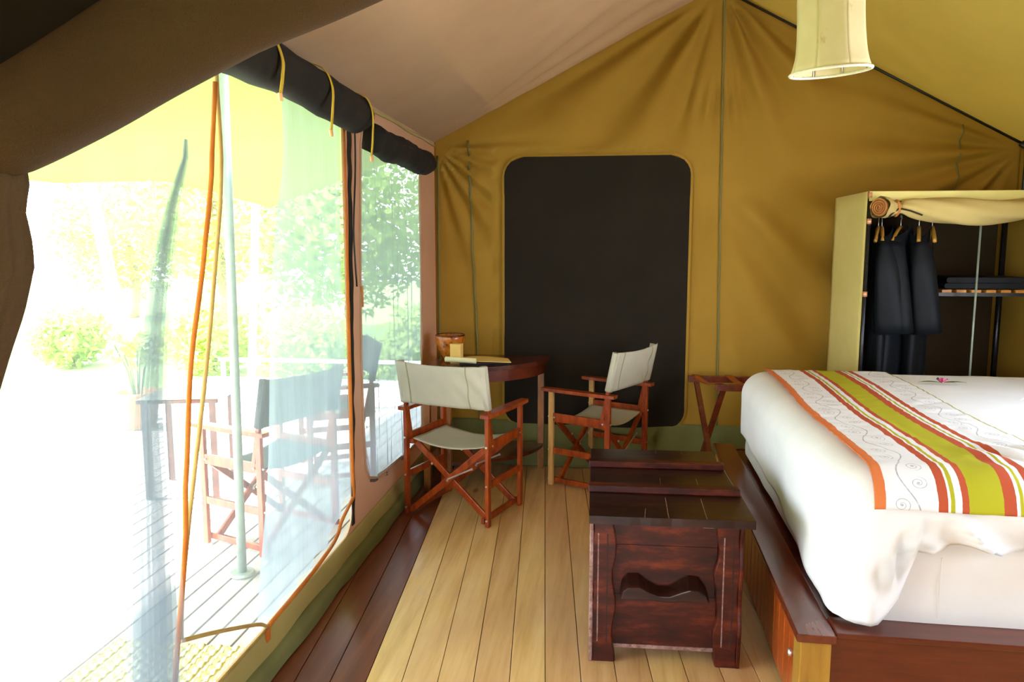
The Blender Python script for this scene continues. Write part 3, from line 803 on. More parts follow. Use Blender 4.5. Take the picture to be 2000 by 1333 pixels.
# outdoor table
ot = empty('outdoor_table', (-2.62, 4.52, 0), radians(12), label='small dark square table on the deck beyond the outdoor chair', cat='table')
bm = B(); box(bm, (-.24, -.24, .60), (.24, .24, .625)); obj('tabletop', bm, 'tablewood', ot, bevel=.004)
for sx_ in (-1, 1):
    for sy in (-1, 1):
        bm = B(); box(bm, (sx_*.20-.02, sy*.20-.02, 0), (sx_*.20+.02, sy*.20+.02, .60)); obj('leg', bm, 'tablewood', ot)

# ================================================================== WRITING TABLE in the corner
tb = empty('writing_table', (-1.14, 5.27, 0), label='dark mahogany quarter-round table in the corner between side window and blind window', cat='table')
def qe(a, b, n=24): return [(a*cos(k/n*pi/2), -b*sin(k/n*pi/2)) for k in range(n+1)]
TA, TB = .76, .66
out = [(0, 0)] + qe(TA, TB)
bm = B(); prism(bm, [(x, y, .765) for x, y in out], (0, 0, .028)); obj('tabletop', bm, 'tablewood', tb, bevel=.004)
q = qe(TA-.02, TB-.02); qi = qe(TA-.042, TB-.042)
bm = B(); prism(bm, [(x, y, .690) for x, y in q]+[(x, y, .690) for x, y in qi[::-1]], (0, 0, .073)); obj('apron', bm, 'bedfront', tb)
q = [(0.02, -.02)]+qe(TA-.04, TB-.04)
bm = B(); prism(bm, [(x, y, .16) for x, y in q], (0, 0, .022)); obj('lower_shelf', bm, 'tablewood', tb)
for x, y in ((TA-.06, -.03), (.03, -.05), (.16, -TB+.055), (.03, -TB+.04), ):
    bm = B(); box(bm, (x-.022, y-.022, 0), (x+.022, y+.022, .70)); obj('leg', bm, 'tableleg', tb, bevel=.003)
# bowl
bp = at(883, 690, y=5.03); 
bo = empty('gourd_bowl', (at(880, 690, y=5.02).x, 5.02, .793), label='orange-brown gourd bowl with dark rim at the back of the corner table', cat='bowl')
bm = B(); lathe(bm, [(0, 0), (.045, .0), (.050, .004), (.072, .045), (.092, .10), (.100, .145), (.099, .162), (.094, .166), (.088, .160), (.085, .12), (.06, .05), (0, .03)], 40)
obj('bowl_body', bm, 'bowl', bo, smooth=True)
bm = B(); 
tube(bm, [(.0965*cos(2*pi*k/40), .0965*sin(2*pi*k/40), .1645) for k in range(41)], .005, 6, cap=False); obj('rim', bm, 'tablewood', bo, smooth=True)
# card box, paper folder, dark folder
pb_ = at(892, 697, y=4.86)
bx = empty('card_box', (pb_.x, 4.86, .793), radians(-8), label='small upright cream card box in front of the gourd bowl', cat='box')
bm = B(); box(bm, (-.036, -.028, 0), (.036, .028, .125)); obj('carton', bm, 'paper', bx, bevel=.002)
bm = B(); box(bm, (-.037, -.029, .120), (.037, .029, .127)); obj('lid', bm, 'paper', bx, bevel=.002)
lf = at(960, 706, z=.765)
df = empty('leather_folder', (-.80, 4.93, .793), radians(18), label='flat dark leather folder lying on the corner table under the yellow leaflet', cat='folder')
bm = B(); box(bm, (-.16, -.11, 0), (.16, .11, .012)); obj('cover', bm, 'leather', df, bevel=.003)
bm = B(); box(bm, (-.155, -.115, .003), (-.145, .105, .0145)); obj('spine', bm, 'leather', df)
pf = empty('paper_leaflet', (-.90, 4.84, .807), radians(-4), label='yellow paper leaflet with a rolled pale front edge lying by the card box', cat='leaflet')
def lfp(a, b):
    x = -.11+.42*a*(1-.2*b)+.03*b; y = -.03+.17*b
    return Vector((x, y, .006+.012*sin(pi*a)*b))
obj('sheet', grid(B(), 16, 8, lfp), 'paper', pf, smooth=True, solid=.003)
bm = B(); tube(bm, [(-.12, -.035, .017), (.09, -.075, .017)], .017, 14); obj('rolled_edge', bm, 'paper2', pf, smooth=True)

# ================================================================== LUGGAGE RACK
rk = empty('luggage_rack', (.62, 5.08, 0), label='folding wooden luggage rack standing between the blind window and the bed', cat='rack')
def rkp(x, y, z): return (x, y, z)
for y, x0 in ((.17, -.06), (-.14, .08)):
    bm = B(); beam(bm, (x0, y, .655), (x0+.60, y, .655), .045, .028, (0, 0, 1)); obj('top_bar', bm, 'bedwood', rk, bevel=.004)
for dx in (0, .46):
    bm = B(); beam(bm, (-.005+dx, .17, .64), (.10+dx, -.15, .0), .034, .022, (1, .3, 0)); obj('leg', bm, 'bedwood', rk, bevel=.003)
    bm = B(); beam(bm, (.13+dx, -.13, .64), (.01+dx, .16, .0), .034, .022, (1, .3, 0)); obj('leg', bm, 'bedwood', rk, bevel=.003)
bm = B(); beam(bm, (.09, -.14, .12), (.55, -.14, .12), .03, .02, (0, 0, 1)); obj('stretcher', bm, 'bedwood', rk)
for k in range(3):
    x = -.04+k*.22
    obj('strap', grid(B(), 1, 10, lambda a, b, x=x: Vector((x+.12*b+a*.05, .17-.31*b, .683-.03*sin(pi*b)))), 'bedpanel', rk, smooth=True, solid=.003)

# ================================================================== CHEST
ch = empty('wooden_chest', (0.235, 2.74, 0), radians(1.0), label='dark red-brown carved wooden chest with ribbed lid at the foot of the bed', cat='chest')
CL = .875
def wavy(w, h, z0, ph, amp, n=26, inner=False):
    L = [( -w/2+amp*sin(ph+k*4.6*pi/n)+amp*.4*sin(ph*2+k*9.1*pi/n), z0+(h-z0)*k/n) for k in range(n+1)]
    R = [( w/2+amp*sin(ph+1.1+k*4.9*pi/n), z0+(h-z0)*k/n) for k in range(n+1)]
    return L + R[::-1]
for cx, ph, y0 in ((-.232, .4, 0), (.222, 2.1, 0), (-.232, 1.2, CL-.09), (.222, .2, CL-.09)):
    bm = B(); prism(bm, [(cx+x, y0, z) for x, z in wavy(.085, .545, 0, ph, .007)], (0, .055, 0)); po = obj('corner_post', bm, 'chest', ch, bevel=.005)
    for gx in (-.018, .016):
        bm = B(); box(bm, (cx+gx-.0022, y0-.0015, .08), (cx+gx+.0022, y0+.003, .50)); obj('carved_groove', bm, 'chest_worn_lit' if gx < 0 else 'gap', po)
# wavy side rails seen on the corner edges
for sx_, X in ((-1, -.268), (1, .258)):
    for y0 in (.02, CL-.10):
        bm = B(); prism(bm, [(X, y0+x*.9, z) for x, z in wavy(.07, .545, 0, 1.0+X, .008)], (sx_*.014, 0, 0)); obj('side_post', bm, 'chest_worn_lit' if sx_ < 0 else 'chest', ch, bevel=.004)  # left posts alone are pale: wear plus a painted edge highlight
# front planks and others
for k, (z0, z1) in enumerate(((.055, .255), (.2555, .448), (.4485, .548))):
    bm = B(); box(bm, (-.195, .030+.0015*k, z0), (.185, .05, z1)); obj('front_plank', bm, 'chest', ch, bevel=.001)
    bm = B(); box(bm, (-.195, CL-.055, z0), (.185, CL-.035, z1)); obj('back_plank', bm, 'chest', ch, bevel=.003)
    for sx_ in (-1, 1):
        bm = B(); X = sx_*.245-.005; box(bm, (X-.01, .05, z0), (X+.01, CL-.05, z1)); obj('side_plank', bm, 'chest', ch, bevel=.003)
bm = B(); box(bm, (-.235, .04, .05), (.225, CL-.04, .07)); obj('bottom', bm, 'chest', ch)
bm = B(); box(bm, (-.195, .026, .046), (.185, .034, .060)); obj('bottom_edge', bm, 'chest_worn_lit', ch)
# handle: carved bat-wing bracket
hx = [(-.135, -.026), (-.128, .018), (-.112, .040), (-.078, .042), (-.050, .018), (-.020, .002), (.012, .002), (.046, .026), (.070, .040), (.100, .038), (.122, .006), (.132, -.022), (.118, -.030), (.070, -.020), (.052, -.022), (.020, -.030), (-.012, -.028), (-.048, -.022), (-.075, -.024)]
bm = B(); prism(bm, [(x*1.22-.005, .028, z*1.15+.295) for x, z in hx], (0, -.060, 0))
for v in bm.verts:
    if v.co.y < 0: v.co.z = .295 + (v.co.z-.295)*.62-.016; v.co.x *= .98
obj('carved_handle', bm, 'chest_top', ch, bevel=.005)
# lid
ld = [(-.285, .305, -.035, .255), (-.285, .300, .257, .600), (-.283, .292, .602, .905)]
for x0, x1, y0, y1 in ld:
    pts = []
    n = 16
    bm = B(); edge = [(x0+(x1-x0)*k/n, y0+(.004*noise.noise(Vector((k*.7, 0, 3))) if y0 < 0 else 0)) for k in range(n+1)]
    prism(bm, [(x, y, .548) for x, y in edge]+[(x1, y1, .548), (x0, y1, .548)], (0, 0, .030)); obj('lid_board', bm, 'chest_top', ch, bevel=.004)
for y0 in (.235, .585):
    bm = B(); box(bm, (-.290, y0, .578), (.300-.006*(y0 > .3), y0+.05, .606)); obj('lid_batten', bm, 'chest', ch, bevel=.004)
for (x, y0, y1) in ((.00, -.03, .20), (.135, -.03, .20), (-.085, -.03, .06), (.00, .26, .45), (.15, .27, .45), (.02, .84, .89), (.14, .84, .89)):
    bm = B(); beam(bm, (x, y0, .5785), (x+.008, y1, .5785), .0022, .0016, (1, 0, 0)); obj('worn_seam', bm, 'chest_worn_lit', ch)
bm = B(); box(bm, (.125, -.006, .537), (.165, .02, .548)); obj('hinge_tag', bm, 'tag', ch)

# ================================================================== BED
BX, BY, BR = .605, 2.345, radians(-1.4)
bed = empty('bed', (BX, BY, 0), BR, label='low reddish wooden bed frame with broad flat side rail under the white bed', cat='bed')
bm = B(); box(bm, (0, 0, .325), (.118, 2.36, .352)); obj('foot_rail', bm, 'bedwood', bed, bevel=.004)
bm = B(); box(bm, (.012, .008, 0), (.105, .10, .325)); obj('corner_post', bm, 'postwood', bed, bevel=.004)
bm = B(); box(bm, (.012, 2.26, 0), (.105, 2.35, .325)); obj('corner_post', bm, 'postwood', bed, bevel=.004)
for k in range(24):
    y0 = .104+k*.0895; bm = B(); box(bm, (.020, y0, .03), (.036, y0+.0855, .325)); obj('panel_board', bm, 'bedpanel', bed, bevel=.003)
bm = B(); tube(bm, [(.020, .145, .215), (.006, .145, .215)], .013, 16); obj('round_knob', bm, 'steel', bed, smooth=True)
bm = B(); box(bm, (.106, .03, .05), (1.96, .055, .335)); obj('side_board', bm, 'bedfront', bed, bevel=.004)
bm = B(); box(bm, (.119, .015, .336), (1.96, .13, .356)); obj('side_rail', bm, 'bedfront', bed, bevel=.004)
bm = B(); box(bm, (.119, 2.30, .05), (1.96, 2.33, .335)); obj('side_board', bm, 'bedfront', bed)
bm = B(); box(bm, (.119, .135, .30), (1.96, 2.29, .33)); obj('slatted_base', bm, 'bedfront', bed)
# mattress set
mt_ = empty('mattress', (BX, BY, .357), BR, label='thick mattress in a cream fitted sheet showing below the hem of the duvet', cat='mattress')
def ring_loop(x0, y0, x1, y1, r, n=10, step=.03):
    P = []
    def seg(a, b):
        a, b = Vector((*a, 0)), Vector((*b, 0)); m = max(1, int((b-a).length/step))
        for k in range(m): P.append((a+(b-a)*k/m, (b-a).normalized().cross(Vector((0, 0, 1)))))
    def arc(cx, cy, s):
        for k in range(n):
            th = (s+k/n)*pi/2; P.append((Vector((cx+r*cos(th), cy+r*sin(th), 0)), Vector((cos(th), sin(th), 0))))
    seg((x0+r, y0), (x1-r, y0)); arc(x1-r, y0+r, 3)
    seg((x1, y0+r), (x1, y1-r)); arc(x1-r, y1-r, 0)
    seg((x1-r, y1), (x0+r, y1)); arc(x0+r, y1-r, 1)
    seg((x0, y1-r), (x0, y0+r)); arc(x0+r, y0+r, 2)
    return P
def draped(bm, x0, y0, x1, y1, r, ztop, rad, hemf, foldf, nrow=26, crown=.0, lift=None):
    P = ring_loop(x0, y0, x1, y1, r); n = len(P); rows = []
    cx, cy = (x0+x1)/2, (y0+y1)/2
    ins = [.72, .5, .3, .15, .06, .0]
    for t in ins:                                   # the flat top, shrinking rings
        row = []
        for p, nrm in P:
            q = p - nrm*rad; q = Vector((cx, cy, 0)) + (q-Vector((cx, cy, 0)))*(1-t)
            q.z = ztop + crown*t + .006*noise.noise(Vector((q.x*4, q.y*4, 2))); row.append(bm.verts.new(q))
        rows.append(row)
    for k in range(1, nrow+1):
        row = []
        for i, (p, nrm) in enumerate(P):
            hem = hemf(p, i/n); arcL = rad*pi/2; tot = arcL + (ztop-rad-hem); s = tot*k/nrow
            if s < arcL: th = s/rad; o = rad*sin(th)-rad; z = ztop-rad*(1-cos(th))
            else: o = 0; z = ztop-rad-(s-arcL)
            dn = max(0, (ztop-rad*.5-z)); o += foldf(p, i/n, dn, z)
            q = p+nrm*o; q.z = z; row.append(bm.verts.new(q))
        rows.append(row)
    for a, b in zip(rows, rows[1:]):
        for i in range(n): bm.faces.new((a[i], a[(i+1) % n], b[(i+1) % n], b[i]))
    bm.faces.new(rows[0])
    bmesh.ops.recalc_face_normals(bm, faces=bm.faces)
    return bm
bm = B(); draped(bm, .155, .125, 1.93, 2.16, .05, .40, .04, lambda p, u: .0,
                 lambda p, u, d, z: .004*noise.noise(Vector((p.x*5, p.y*5, z*4))) + .003*sin(z*40)*(z < .3))
obj('mattress_cover', bm, 'cream', mt_, smooth=True)
bm = B(); beam(bm, (.45, .12, .02), (.45, .12, .22), .004, .004, (1, 0, 0)); obj('sheet_seam', bm, 'cream', mt_)
dv = empty('duvet', (BX, BY, .0), BR, label='plain white duvet spread over the whole bed, hanging low at the foot', cat='duvet')
def hemf(p, u):
    if p.y < .5 and p.x > .14 and p.x < 1.98 and p.y < .12:      # near side
        return interp([(.14, .375), (.20, .37), (.27, .385), (.335, .50), (.375, .60), (.55, .625), (2.0, .635)], p.x) + .010*sin(p.x*17)
    if p.x < .2:                                                # foot side
        return interp([(0, .38), (.3, .385), (.8, .44), (1.4, .48), (2.2, .50)], p.y)+.02*noise.noise(Vector((p.y*3, 0, 1)))
    return .50
def foldf(p, u, d, z):
    a = 0
    if p.y < .3:
        q = sin(p.x*13+(z-.8)*9+2.5*noise.noise(Vector((p.x*2.5, z*3, 0)))); a += .055*min(1, d/.16)*(1-2*abs(q)**.6)*sstep(.30, .5, p.x) + .050*math.exp(-((p.x-.33)/.09)**2)*(1-2*abs(sin(p.x*42+z*7))**.6)*min(1, d*5) + .030*noise.noise(Vector((p.x*7-z*5, z*6, 3)))*min(1, d*6)
    if p.x < .3:
        a += .016*noise.noise(Vector((p.y*3.2, z*3, 5)))*min(1, d*4)
        a += .020*sin(p.y*16+z*3)*min(1, d*2)*math.exp(-p.y/.35)
        a -= .05*d*(1-math.exp(-p.y))
    return a + .045*min(1, d*3)*0
bm = B(); draped(bm, .112, .060, 1.95, 2.20, .14, .845, .14, hemf, foldf, 30, .008)
obj('duvet_cover', bm, 'white', dv, smooth=True, solid=.004)
# runner over the duvet
rn = empty('bed_runner', (BX, BY, 0), BR, label='striped lime, orange and white printed runner laid across the bed near its foot', cat='runner')
RWd = .64; R0 = .215
def run_pt(a, b):
    # b: 0 far .. 1 near hem
    tot_top = 2.06-.20; arcL = .14*pi/2; drop = .0; L = tot_top+arcL+drop; s = L*b*1.0
    x = R0 + RWd*a + .010*sin(b*9)+.02*(1-b)
    if s < tot_top: y = 2.06-s; z = .845+.004
    else:
        th = (s-tot_top)/.14*.86; y = .20-.145*sin(th); z = .85-.145*(1-cos(th))
    n = .008*noise.noise(Vector((x*6, y*9, 2)))+.0045*noise.noise(Vector((x*16, y*22, 5)))
    zb = math.exp(-((y-.35)/.12)**2)*sstep(.45, .8, a)
    z += .010+abs(n)*.8+.018*zb*abs(sin(x*26+y*13))
    if y < .2: y -= .010
    return Vector((x, y, z))
obj('runner_cloth', grid(B(), 70, 190, run_pt, lambda a, b: (a, b*2.1)), 'runner', rn, smooth=True, solid=.003)
# flower on the bed
fp = at(1840, 748, z=.862)
fw = empty('flower_sprig', (fp.x, fp.y, .862), label='pink flower with green leaves lying on the white duvet', cat='flower')
for k in range(5):
    a = k*2*pi/5
    obj('petal', grid(B(), 4, 4, lambda u, v, a=a: Vector((cos(a+(u-.5)*1.0*(1-.5*v))*.026*v, sin(a+(u-.5)*1.0*(1-.5*v))*.026*v, .004+.016*v*v))), 'petal', fw, smooth=True, solid=.0015)
bm = B(); tube(bm, [(0, 0, .002), (-.022, .01, .022)], .006, 8); obj('flower_bud', bm, 'leather', fw)
for x0, x1, y1 in ((-.008, -.115, .0), (.008, .12, .006), (.01, .06, -.02)):
    obj('leaf', grid(B(), 2, 8, lambda u, v, x0=x0, x1=x1, y1=y1: Vector((x0+(x1-x0)*v, y1*v+(u-.5)*.028*sin(pi*min(1, v+.08)), .002+.004*sin(pi*v)))), 'stem', fw, smooth=True, solid=.001)

# ================================================================== WARDROBE
wd = empty('canvas_wardrobe', (1.49, 4.70, 0), label='open canvas-sided wardrobe with black posts behind the bed', cat='wardrobe')
WW, WDp, WH = 1.04, .64, 1.86
bm = B()
grid(bm, 16, 20, lambda a, b: Vector((-.004-.006*sin(pi*b)*sin(pi*a), .01+(WDp-.01)*a, .05+(WH-.05)*b+.012*(1-a)*0)))
obj('side_panel', bm, 'ward', wd, smooth=True, solid=.004)
bm = B(); grid(bm, 10, 10, lambda a, b: Vector((WW, .01+(WDp-.01)*a, .05+(WH-.05)*b))); obj('side_panel', bm, 'wall', wd, solid=.004)  # far side uses darker wall canvas, standing in for khaki in shade
bm = B(); grid(bm, 10, 10, lambda a, b: Vector((.01+(WW-.05)*a, WDp-.012, .35+(WH-.36)*b))); obj('back_panel', bm, 'ward_dark', wd, solid=.004)
bm = B(); grid(bm, 12, 8, lambda a, b: Vector((WW*a, WDp*b, WH-.004*sin(pi*a)))); obj('top_panel', bm, 'ward', wd, smooth=True, solid=.004)
bm = B(); box(bm, (.0, -.012, WH-.055), (WW, -.004, WH)); obj('front_valance', bm, 'ward', wd)
bm = B(); grid(bm, 8, 12, lambda a, b: Vector((.02, .03+(WDp-.06)*a, .05+(WH-.1)*b))); obj('side_lining', bm, 'black_cloth', wd, solid=.003)
for x, y, nm in ((.008, .0, 'post'), (WW, .0, 'post'), (.02, WDp-.02, 'post'), (WW-.01, WDp-.04, 'post')):
    bm = B(); tube(bm, [(x, y, 0), (x, y, WH)], .010 if y < .1 else .020, 12); obj(nm, bm, 'black_gloss', wd, smooth=True)
bm = B(); tube(bm, [(.615, .0, 0), (.615, .0, WH-.02)], .006, 12); obj('middle_post', bm, 'pole_grey', wd, smooth=True)
for z in (.79, 1.27, 1.69, 1.84):
    bm = B(); tube(bm, [(.008, 0, z-.015), (.008, 0, z+.015)], .014, 12); obj('copper_joint', bm, 'copper', wd, smooth=True)
bm = B(); tube(bm, [(.02, WDp*.42, 1.745), (.62, WDp*.42, 1.745)], .010, 10); obj('hanging_rail', bm, 'black', wd, smooth=True)
# upper shelf of slats + bottom slats
for zc, y0, y1, x0 in ((1.275, .12, .56, .47), (.62, .03, .60, .03)):
    for k in range(int((WW-.02-x0)/.082)):
        x = x0+.01+k*.082
        bm = B(); box(bm, (x, y0, zc), (x+.055, y1, zc+.018)); obj('shelf_slat', bm, 'slat', wd, bevel=.002)
    for y in (y0+.02, y1-.02):
        bm = B(); box(bm, (x0-.02, y, zc-.022), (WW-.02, y+.02, zc-.001)); obj('shelf_rail', bm, 'black', wd)
# rolled up front cover with tie
rc = empty('rolled_cover', (1.49, 4.66, 1.765), label='rolled up khaki canvas front cover tied at the top of the wardrobe', cat='cover')
pts = [(.032, -.052, .0), (.075, -.018, -.002), (.135, 0, -.006), (.19, 0, .0), (.28, 0, -.008), (.42, 0, -.020), (.58, 0, -.030), (.74, 0, -.020), (.90, 0, .0), (1.04, 0, .02)]
bm = B(); tube(bm, smooth_path(pts, 6), [interp([(0, .060), (.1, .058), (.27, .030), (.36, .050), (.5, .065), (.62, .072), (.8, .062), (1, .05)], i/54) for i in range(55)], 28,
               flat=lambda th, u: 1+.07*sin(5*th+u*22)+.05*sin(2*th+u*9), cap=False)
obj('roll', bm, 'ward_roll', rc, smooth=True)
bm = B(); pts = []
for k in range(70):
    th = k*.32; r = .008+.043*k/69; pts.append((.030-.004+.62*r*cos(th), -.055-.78*r*cos(th), r*sin(th)))
tube(bm, pts, .0045, 6); obj('roll_end', bm, 'roll_end', rc, smooth=True)
bm = B(); lathe(bm, [(0, 0), (.05, 0)], 20)
for v in bm.verts: v.co = Vector((.034+.62*v.co.x, -.050-.78*v.co.x, v.co.y))
obj('roll_core', bm, 'roll_end', rc)
bm = B(); tube(bm, [(.140+.004*sin(k), .036*cos(2*pi*k/16), -.003+.038*sin(2*pi*k/16)) for k in range(17)], .012, 8, cap=False); obj('tie', bm, 'roll_end', rc, smooth=True)
bm = B(); tube(bm, [(.14, -.040, -.005), (.10, -.052, -.035), (.085, -.05, -.055)], .005, 6); tube(bm, [(.14, -.040, -.005), (.20, -.05, -.02), (.26, -.06, -.045)], .005, 6); obj('tie_end', bm, 'ward_dark', rc, smooth=True)
# garments: robe on a wooden hanger
def hanger(parent, w, col='hanger'):
    bm = B(); tube(bm, smooth_path([(-w, 0, -.085), (-w*.55, 0, -.035), (0, 0, 0), (w*.55, 0, -.035), (w, 0, -.085)], 4), .011, 8); obj('hanger', bm, col, parent, smooth=True)
    bm = B(); tube(bm, smooth_path([(0, 0, 0), (0, 0, .04), (.018, 0, .058), (0, 0, .074), (-.016, 0, .060)], 4), .0025, 6); obj('hook', bm, 'steel', parent, smooth=True)
def garment(loc, rz, w, length, label, sleeves=True, seed=0, depth=.06, show=.0, trousers=False):
    t = empty('hanging_robe', loc, rz, label=label, cat='robe', group=None)
    hanger(t, w*.84+show)
    def body(a, b):
        th = 2*pi*a; fl = w*(.86+.20*b) if b > .06 else w*(.35+8.5*b)
        fl = w*interp([(0, .72), (.03, .92), (.08, 1.0), (.4, .92), (1, 1.08)], b)
        fr = 1+.10*sin(th*5+seed+b*2)*b
        return Vector((fl*cos(th)*fr, depth*(1+.3*b)*sin(th)*fr, +.028-length*b-.085*(abs(cos(th)))*(1-b)))
    obj('robe_body', grid(B(), 48, 24, body), 'robe', t, smooth=True)
    if sleeves:
        for s in (-1, 1):
            bm = B(); tube(bm, smooth_path([(s*w*.80, -.01, -.10), (s*w*.98, -.03, -.28), (s*w*.86, -.07, -.62)], 5), [.05+.0035*i for i in range(11)], 14, flat=lambda th, u: 1+.12*sin(3*th+u*4)); obj('sleeve', bm, 'robe', t, smooth=True)
        for s in (-1, 1):
            bm = B(); grid(bm, 3, 20, lambda a, b, s=s: Vector((s*(.045-.03*b)+s*.028*(a-.5), -depth*1.12-.010-.02*b, -.04-length*.55*b))); obj('lapel', bm, 'robe', t, smooth=True, solid=.004)
    if trousers:
        for s in (-1, 1):
            bm = B(); tube(bm, [(s*.06, 0, -length+.05), (s*.065, 0, -length-.35)], [.058, .062], 14); obj('trouser_leg', bm, 'robe', t, smooth=True)
    return t
YG = 4.70+WDp*.42
for lx, rz, w, ln, sh, lb, tr in ((.17, radians(74), .22, 1.02, .0, 'black robe pressed against the khaki side panel of the wardrobe', False),
                              (.28, radians(58), .22, .93, .0, 'black robe with long sleeves hanging in the middle of the row over dark trousers', True),
                              (.385, radians(70), .21, .96, .02, 'black robe at the open side of the row on a protruding wooden hanger', False)):
    garment((1.49+lx, YG, 1.745-.084), rz, w, ln, lb, True, lx*9, .062, sh, tr)
for lx, rz, lb in ((.15, radians(68), 'bare wooden hanger next to the khaki side panel of the wardrobe'), (.46, radians(74), 'bare wooden hanger nearest the middle post of the wardrobe')):
    t = empty('coat_hanger', (1.49+lx, YG, 1.745-.084), rz, label=lb, cat='hanger'); hanger(t, .19)
bk_ = empty('folded_blanket', (2.22, 5.02, 1.294), label='folded black blanket on the slatted wardrobe shelf', cat='blanket')
for k in range(2):
    bm = B(); pts = rrect(-.23, .004+k*.034, .26, .036+k*.034, .015, 4); prism(bm, [(x+.01*k, -.18, z) for x, z in pts], (0, .36, 0)); obj('fold', bm, 'robe', bk_, smooth=False, bevel=.004)

# ================================================================== PENDANT LAMP
lp0 = Vector((.767, 2.90, 2.155))
lm = empty('pendant_lamp', lp0, radians(11), label='cream eight-sided fabric pendant lampshade with braided rim, ochre stains', cat='lamp')
LR = [(0, .133), (.02, .130), (.06, .122), (.12, .117), (.18, .115), (.26, .115), (.34, .10), (.40, .085)]
lm.rotation_euler = (radians(3), radians(-4.5), radians(11))
NPan = 8
for k in range(NPan):
    a0, a1 = 2*pi*k/NPan, 2*pi*(k+1)/NPan
    def pan(u, v, a0=a0, a1=a1):
        z = .40*v; r = interp(LR, z); th = a0+(a1-a0)*u; blend = 1-.9*math.exp(-z/.05)
        flat = cos(pi/NPan)/cos(th-(a0+a1)/2)
        rr = r*(1+(flat-1)*(1-math.exp(-z/.03)))
        return Vector((rr*cos(th), rr*sin(th), z))
    obj('shade_panel', grid(B(), 8, 16, pan), 'shade', lm, smooth=True, solid=.0015)
bm = B(); tube(bm, [((.1335+.0015*sin(k*2.4))*cos(2*pi*k/120), (.1335+.0015*sin(k*2.4))*sin(2*pi*k/120), .0) for k in range(121)], .0055, 6, cap=False); obj('braided_rim', bm, 'shade_trim', lm, smooth=True)
bm = B(); tube(bm, [((.086)*cos(2*pi*k/60), .086*sin(2*pi*k/60), .40) for k in range(61)], .004, 6, cap=False); obj('top_ring', bm, 'shade_trim', lm, smooth=True)
for k in range(NPan):
    a = 2*pi*k/NPan; bm = B(); tube(bm, [((interp(LR, z)-.003)*cos(a), (interp(LR, z)-.003)*sin(a), z) for z in (0, .02, .06, .12, .18, .26, .34, .40)], .0016, 6); obj('wire_rib', bm, 'steel', lm, smooth=True)
bm = B(); tube(bm, [(0, 0, .30), (0, 0, .36)], .02, 12); obj('lamp_holder', bm, 'black', lm)
bm = B(); lathe(bm, [(0, .20), (.018, .205), (.028, .235), (.020, .27), (.014, .30)], 20); obj('bulb', bm, 'white', lm, smooth=True)
bm = B(); tube(bm, [(0, 0, .36), (0, 0, .40), (-.01, 0, .75), (-.02, 0, RZ-lp0.z-.02)], .003, 6); obj('cord', bm, 'black', lm)
bm = B(); tube(bm, [(.085, 0, .40), (-.085, 0, .40)], .002, 6); tube(bm, [(0, .085, .40), (0, -.085, .40)], .002, 6); obj('spider', bm, 'steel', lm)

# ================================================================== POLES, CORDS, BLINDS
p_ap = Vector((XM+.03, YB-.09, RZ-.06)); p_cr = Vector((XR-.02, YB-.12, ER-.01))
rfp = empty('rafter_pole', p_cr, label='thin black tent pole running down the roof edge to the far corner beside the wardrobe', cat='pole')
bm = B(); tube(bm, [p_ap-p_cr, (p_ap-p_cr)*.5, Vector((.0, 0, 0))], .0085, 10); obj('rafter', bm, 'black', rfp, smooth=True)
bm = B(); tube(bm, [(0, 0, 0), (.008, 0, -.12), (0, 0, -.8), (0, 0, -ER+.02)], .012, 10); obj('upright', bm, 'black', rfp, smooth=True)
bm = B(); tube(bm, [(-.03, 0, .015), (.02, 0, -.02)], .02, 10); obj('corner_joint', bm, 'black', rfp, smooth=True)
bm = B(); tube(bm, smooth_path([at(684, 188, x=XL+.02), at(692, 240, x=XL+.02), at(694, 330, x=XL+.02), at(691, 450, x=XL+.02), at(697, 560, x=XL+.02)], 5), .0045, 8)
o = obj('hanging_rope', bm, 'black', smooth=True); tag(o, 'black cord hanging down the canvas strip between net door and side window', 'cord')

def roll(name, y0, y1, zc, r, label, sag, xo=.075, ties=()):
    t = empty(name, (XL+xo, y0, zc), label=label, cat='blind')
    n = 40; L = y1-y0
    bm = B(); tube(bm, [(0, L*k/n, -sag(k/n)) for k in range(n+1)], [r*(1+.10*noise.noise(Vector((k*.35, 0, 2)))) for k in range(n+1)], 24,
                   flat=lambda th, u: 1+.05*sin(4*th+u*9)); obj('roll', bm, 'black_cloth', t, smooth=True)
    bm = B(); tube(bm, [(r*.9, L*k/n, -sag(k/n)+r*.25) for k in range(n+1)], .003, 6); obj('cloth_edge', bm, 'ward_dark', t, smooth=True)
    for yy, l1 in ties:
        k = (yy-y0)/L; zz = -sag(k)
        bm = B(); pts = [(-r*.4, yy-y0, zz+r+.012), (r*.7, yy-y0, zz+r*.85), (r+.010, yy-y0+.002, zz), (r+.012, yy-y0-.006, zz-l1*.5), (r+.006, yy-y0-.014, zz-l1)]
        P = smooth_path(pts, 5)

        beams = grid(bm, 1, len(P)-1, lambda a, b, P=P: P[round(b*(len(P)-1))]+Vector((0, (a-.5)*.020, 0)))
        obj('tie_strap', bm, 'strap', t, smooth=True, solid=.003)
        bm = B(); p = P[-1]; tube(bm, [p+Vector((0, -.004, .006)), p+Vector((0, .002, -.018))], .008, 8); obj('strap_toggle', bm, 'copper', t)
    return t
roll('rolled_blind', 1.0, 3.50, 2.150, .082, 'long charcoal blind rolled up above the net door, with yellow tie straps', lambda u: .016*sin(pi*u*1.5)**2-.012*u, ties=((2.47, .12), (2.93, .17), (3.44, .20)))
roll('rolled_blind', 3.80, 4.95, 2.085, .074, 'short charcoal blind rolled up above the side window', lambda u: .012*sin(pi*u*2)**2+.006*u, xo=.05)

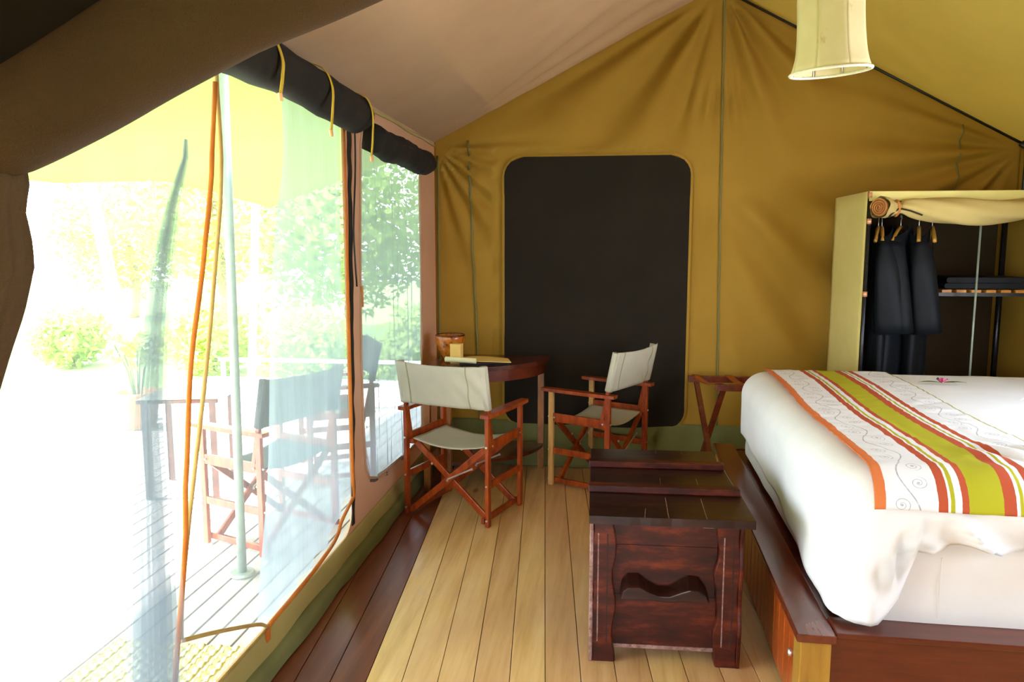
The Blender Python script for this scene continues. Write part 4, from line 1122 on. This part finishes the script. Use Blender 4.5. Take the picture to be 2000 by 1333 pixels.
# ================================================================== TIED-BACK FLAP near the camera
fl_ = empty('tied_back_flap', (-.78, .90, 0), label='olive brown canvas door flap swept up and tied back close to the viewer', cat='curtain')
O = Vector((.78, 0, 0))
P = smooth_path([Vector(p)+O for p in ((-1.15, .06, 1.66), (-.95, .02, 1.655), (-.83, 0, 1.675), (-.75, 0, 1.698), (-.65, 0, 1.740), (-.55, 0, 1.788), (-.45, 0, 1.838), (-.30, .0, 1.905), (-.05, .02, 2.03), (.25, .03, 2.28), (.60, .03, 2.66))], 8)
n = len(P)
bm = B(); tube(bm, P, [interp([(0, .045), (.2, .050), (.3, .060), (.5, .064), (.6, .067), (.75, .08), (1, .09)], i/(n-1)) for i in range(n)], 72,
               flat=lambda th, u: 1+.030*sin(3*th+u*9)+.014*sin(7*th+u*24)*sin(u*7)+.02*noise.noise(Vector((cos(th)*1.5, sin(th)*1.5, u*9))))
obj('swag', bm, 'swag', fl_, smooth=True)
def hang(a, b):
    z = 1.665-1.62*b; th = 2*pi*a
    edge = interp([(-1, -1.0), (.0, -1.0), (1.0, -.95), (1.30, -.81), (1.405, -.767), (1.46, -.742), (1.524, -.721), (1.56, -.722), (1.595, -.728), (1.64, -.716), (1.67, -.735)], z)
    rx = interp([(0, .12), (1.3, .10), (1.5, .085), (1.67, .06)], z)
    f = 1+.05*sin(6*th+z*3)+.02*sin(13*th)
    cx = edge - sqrt((.75*rx)**2+(.66*rx*.7)**2)/.75 - .012
    return Vector((cx, 0, z))+O+Vector((rx*cos(th)*f, rx*.7*sin(th)*f+.01, 0))
obj('hanging_cloth', grid(B(), 72, 90, hang), 'swag', fl_, smooth=True)
bm = B(); tube(bm, [(.015+.062*0, 0, 0)]*0 or [Vector((-.022+.012*sin(2*pi*k/20), -.068*cos(2*pi*k/20), 1.665+.06*sin(2*pi*k/20))) for k in range(21)], .010, 8, cap=False)
obj('tie_band', bm, 'swag', fl_, smooth=True)

# repeats share a group
for o in S.objects:
    if o.parent is None and o.get('category'):
        n = o.name.split('.')[0]
        g = {'directors_chair': 'folding canvas chairs', 'awning_pole': 'poles holding the awning', 'garden_tree': 'trees in the garden',
             'garden_bush': 'bushes in the garden', 'hanging_robe': 'robes hanging in the wardrobe', 'coat_hanger': 'bare hangers in the wardrobe',
             'rolled_blind': 'rolled blinds above the net openings'}.get(n)
        if g: o['group'] = g
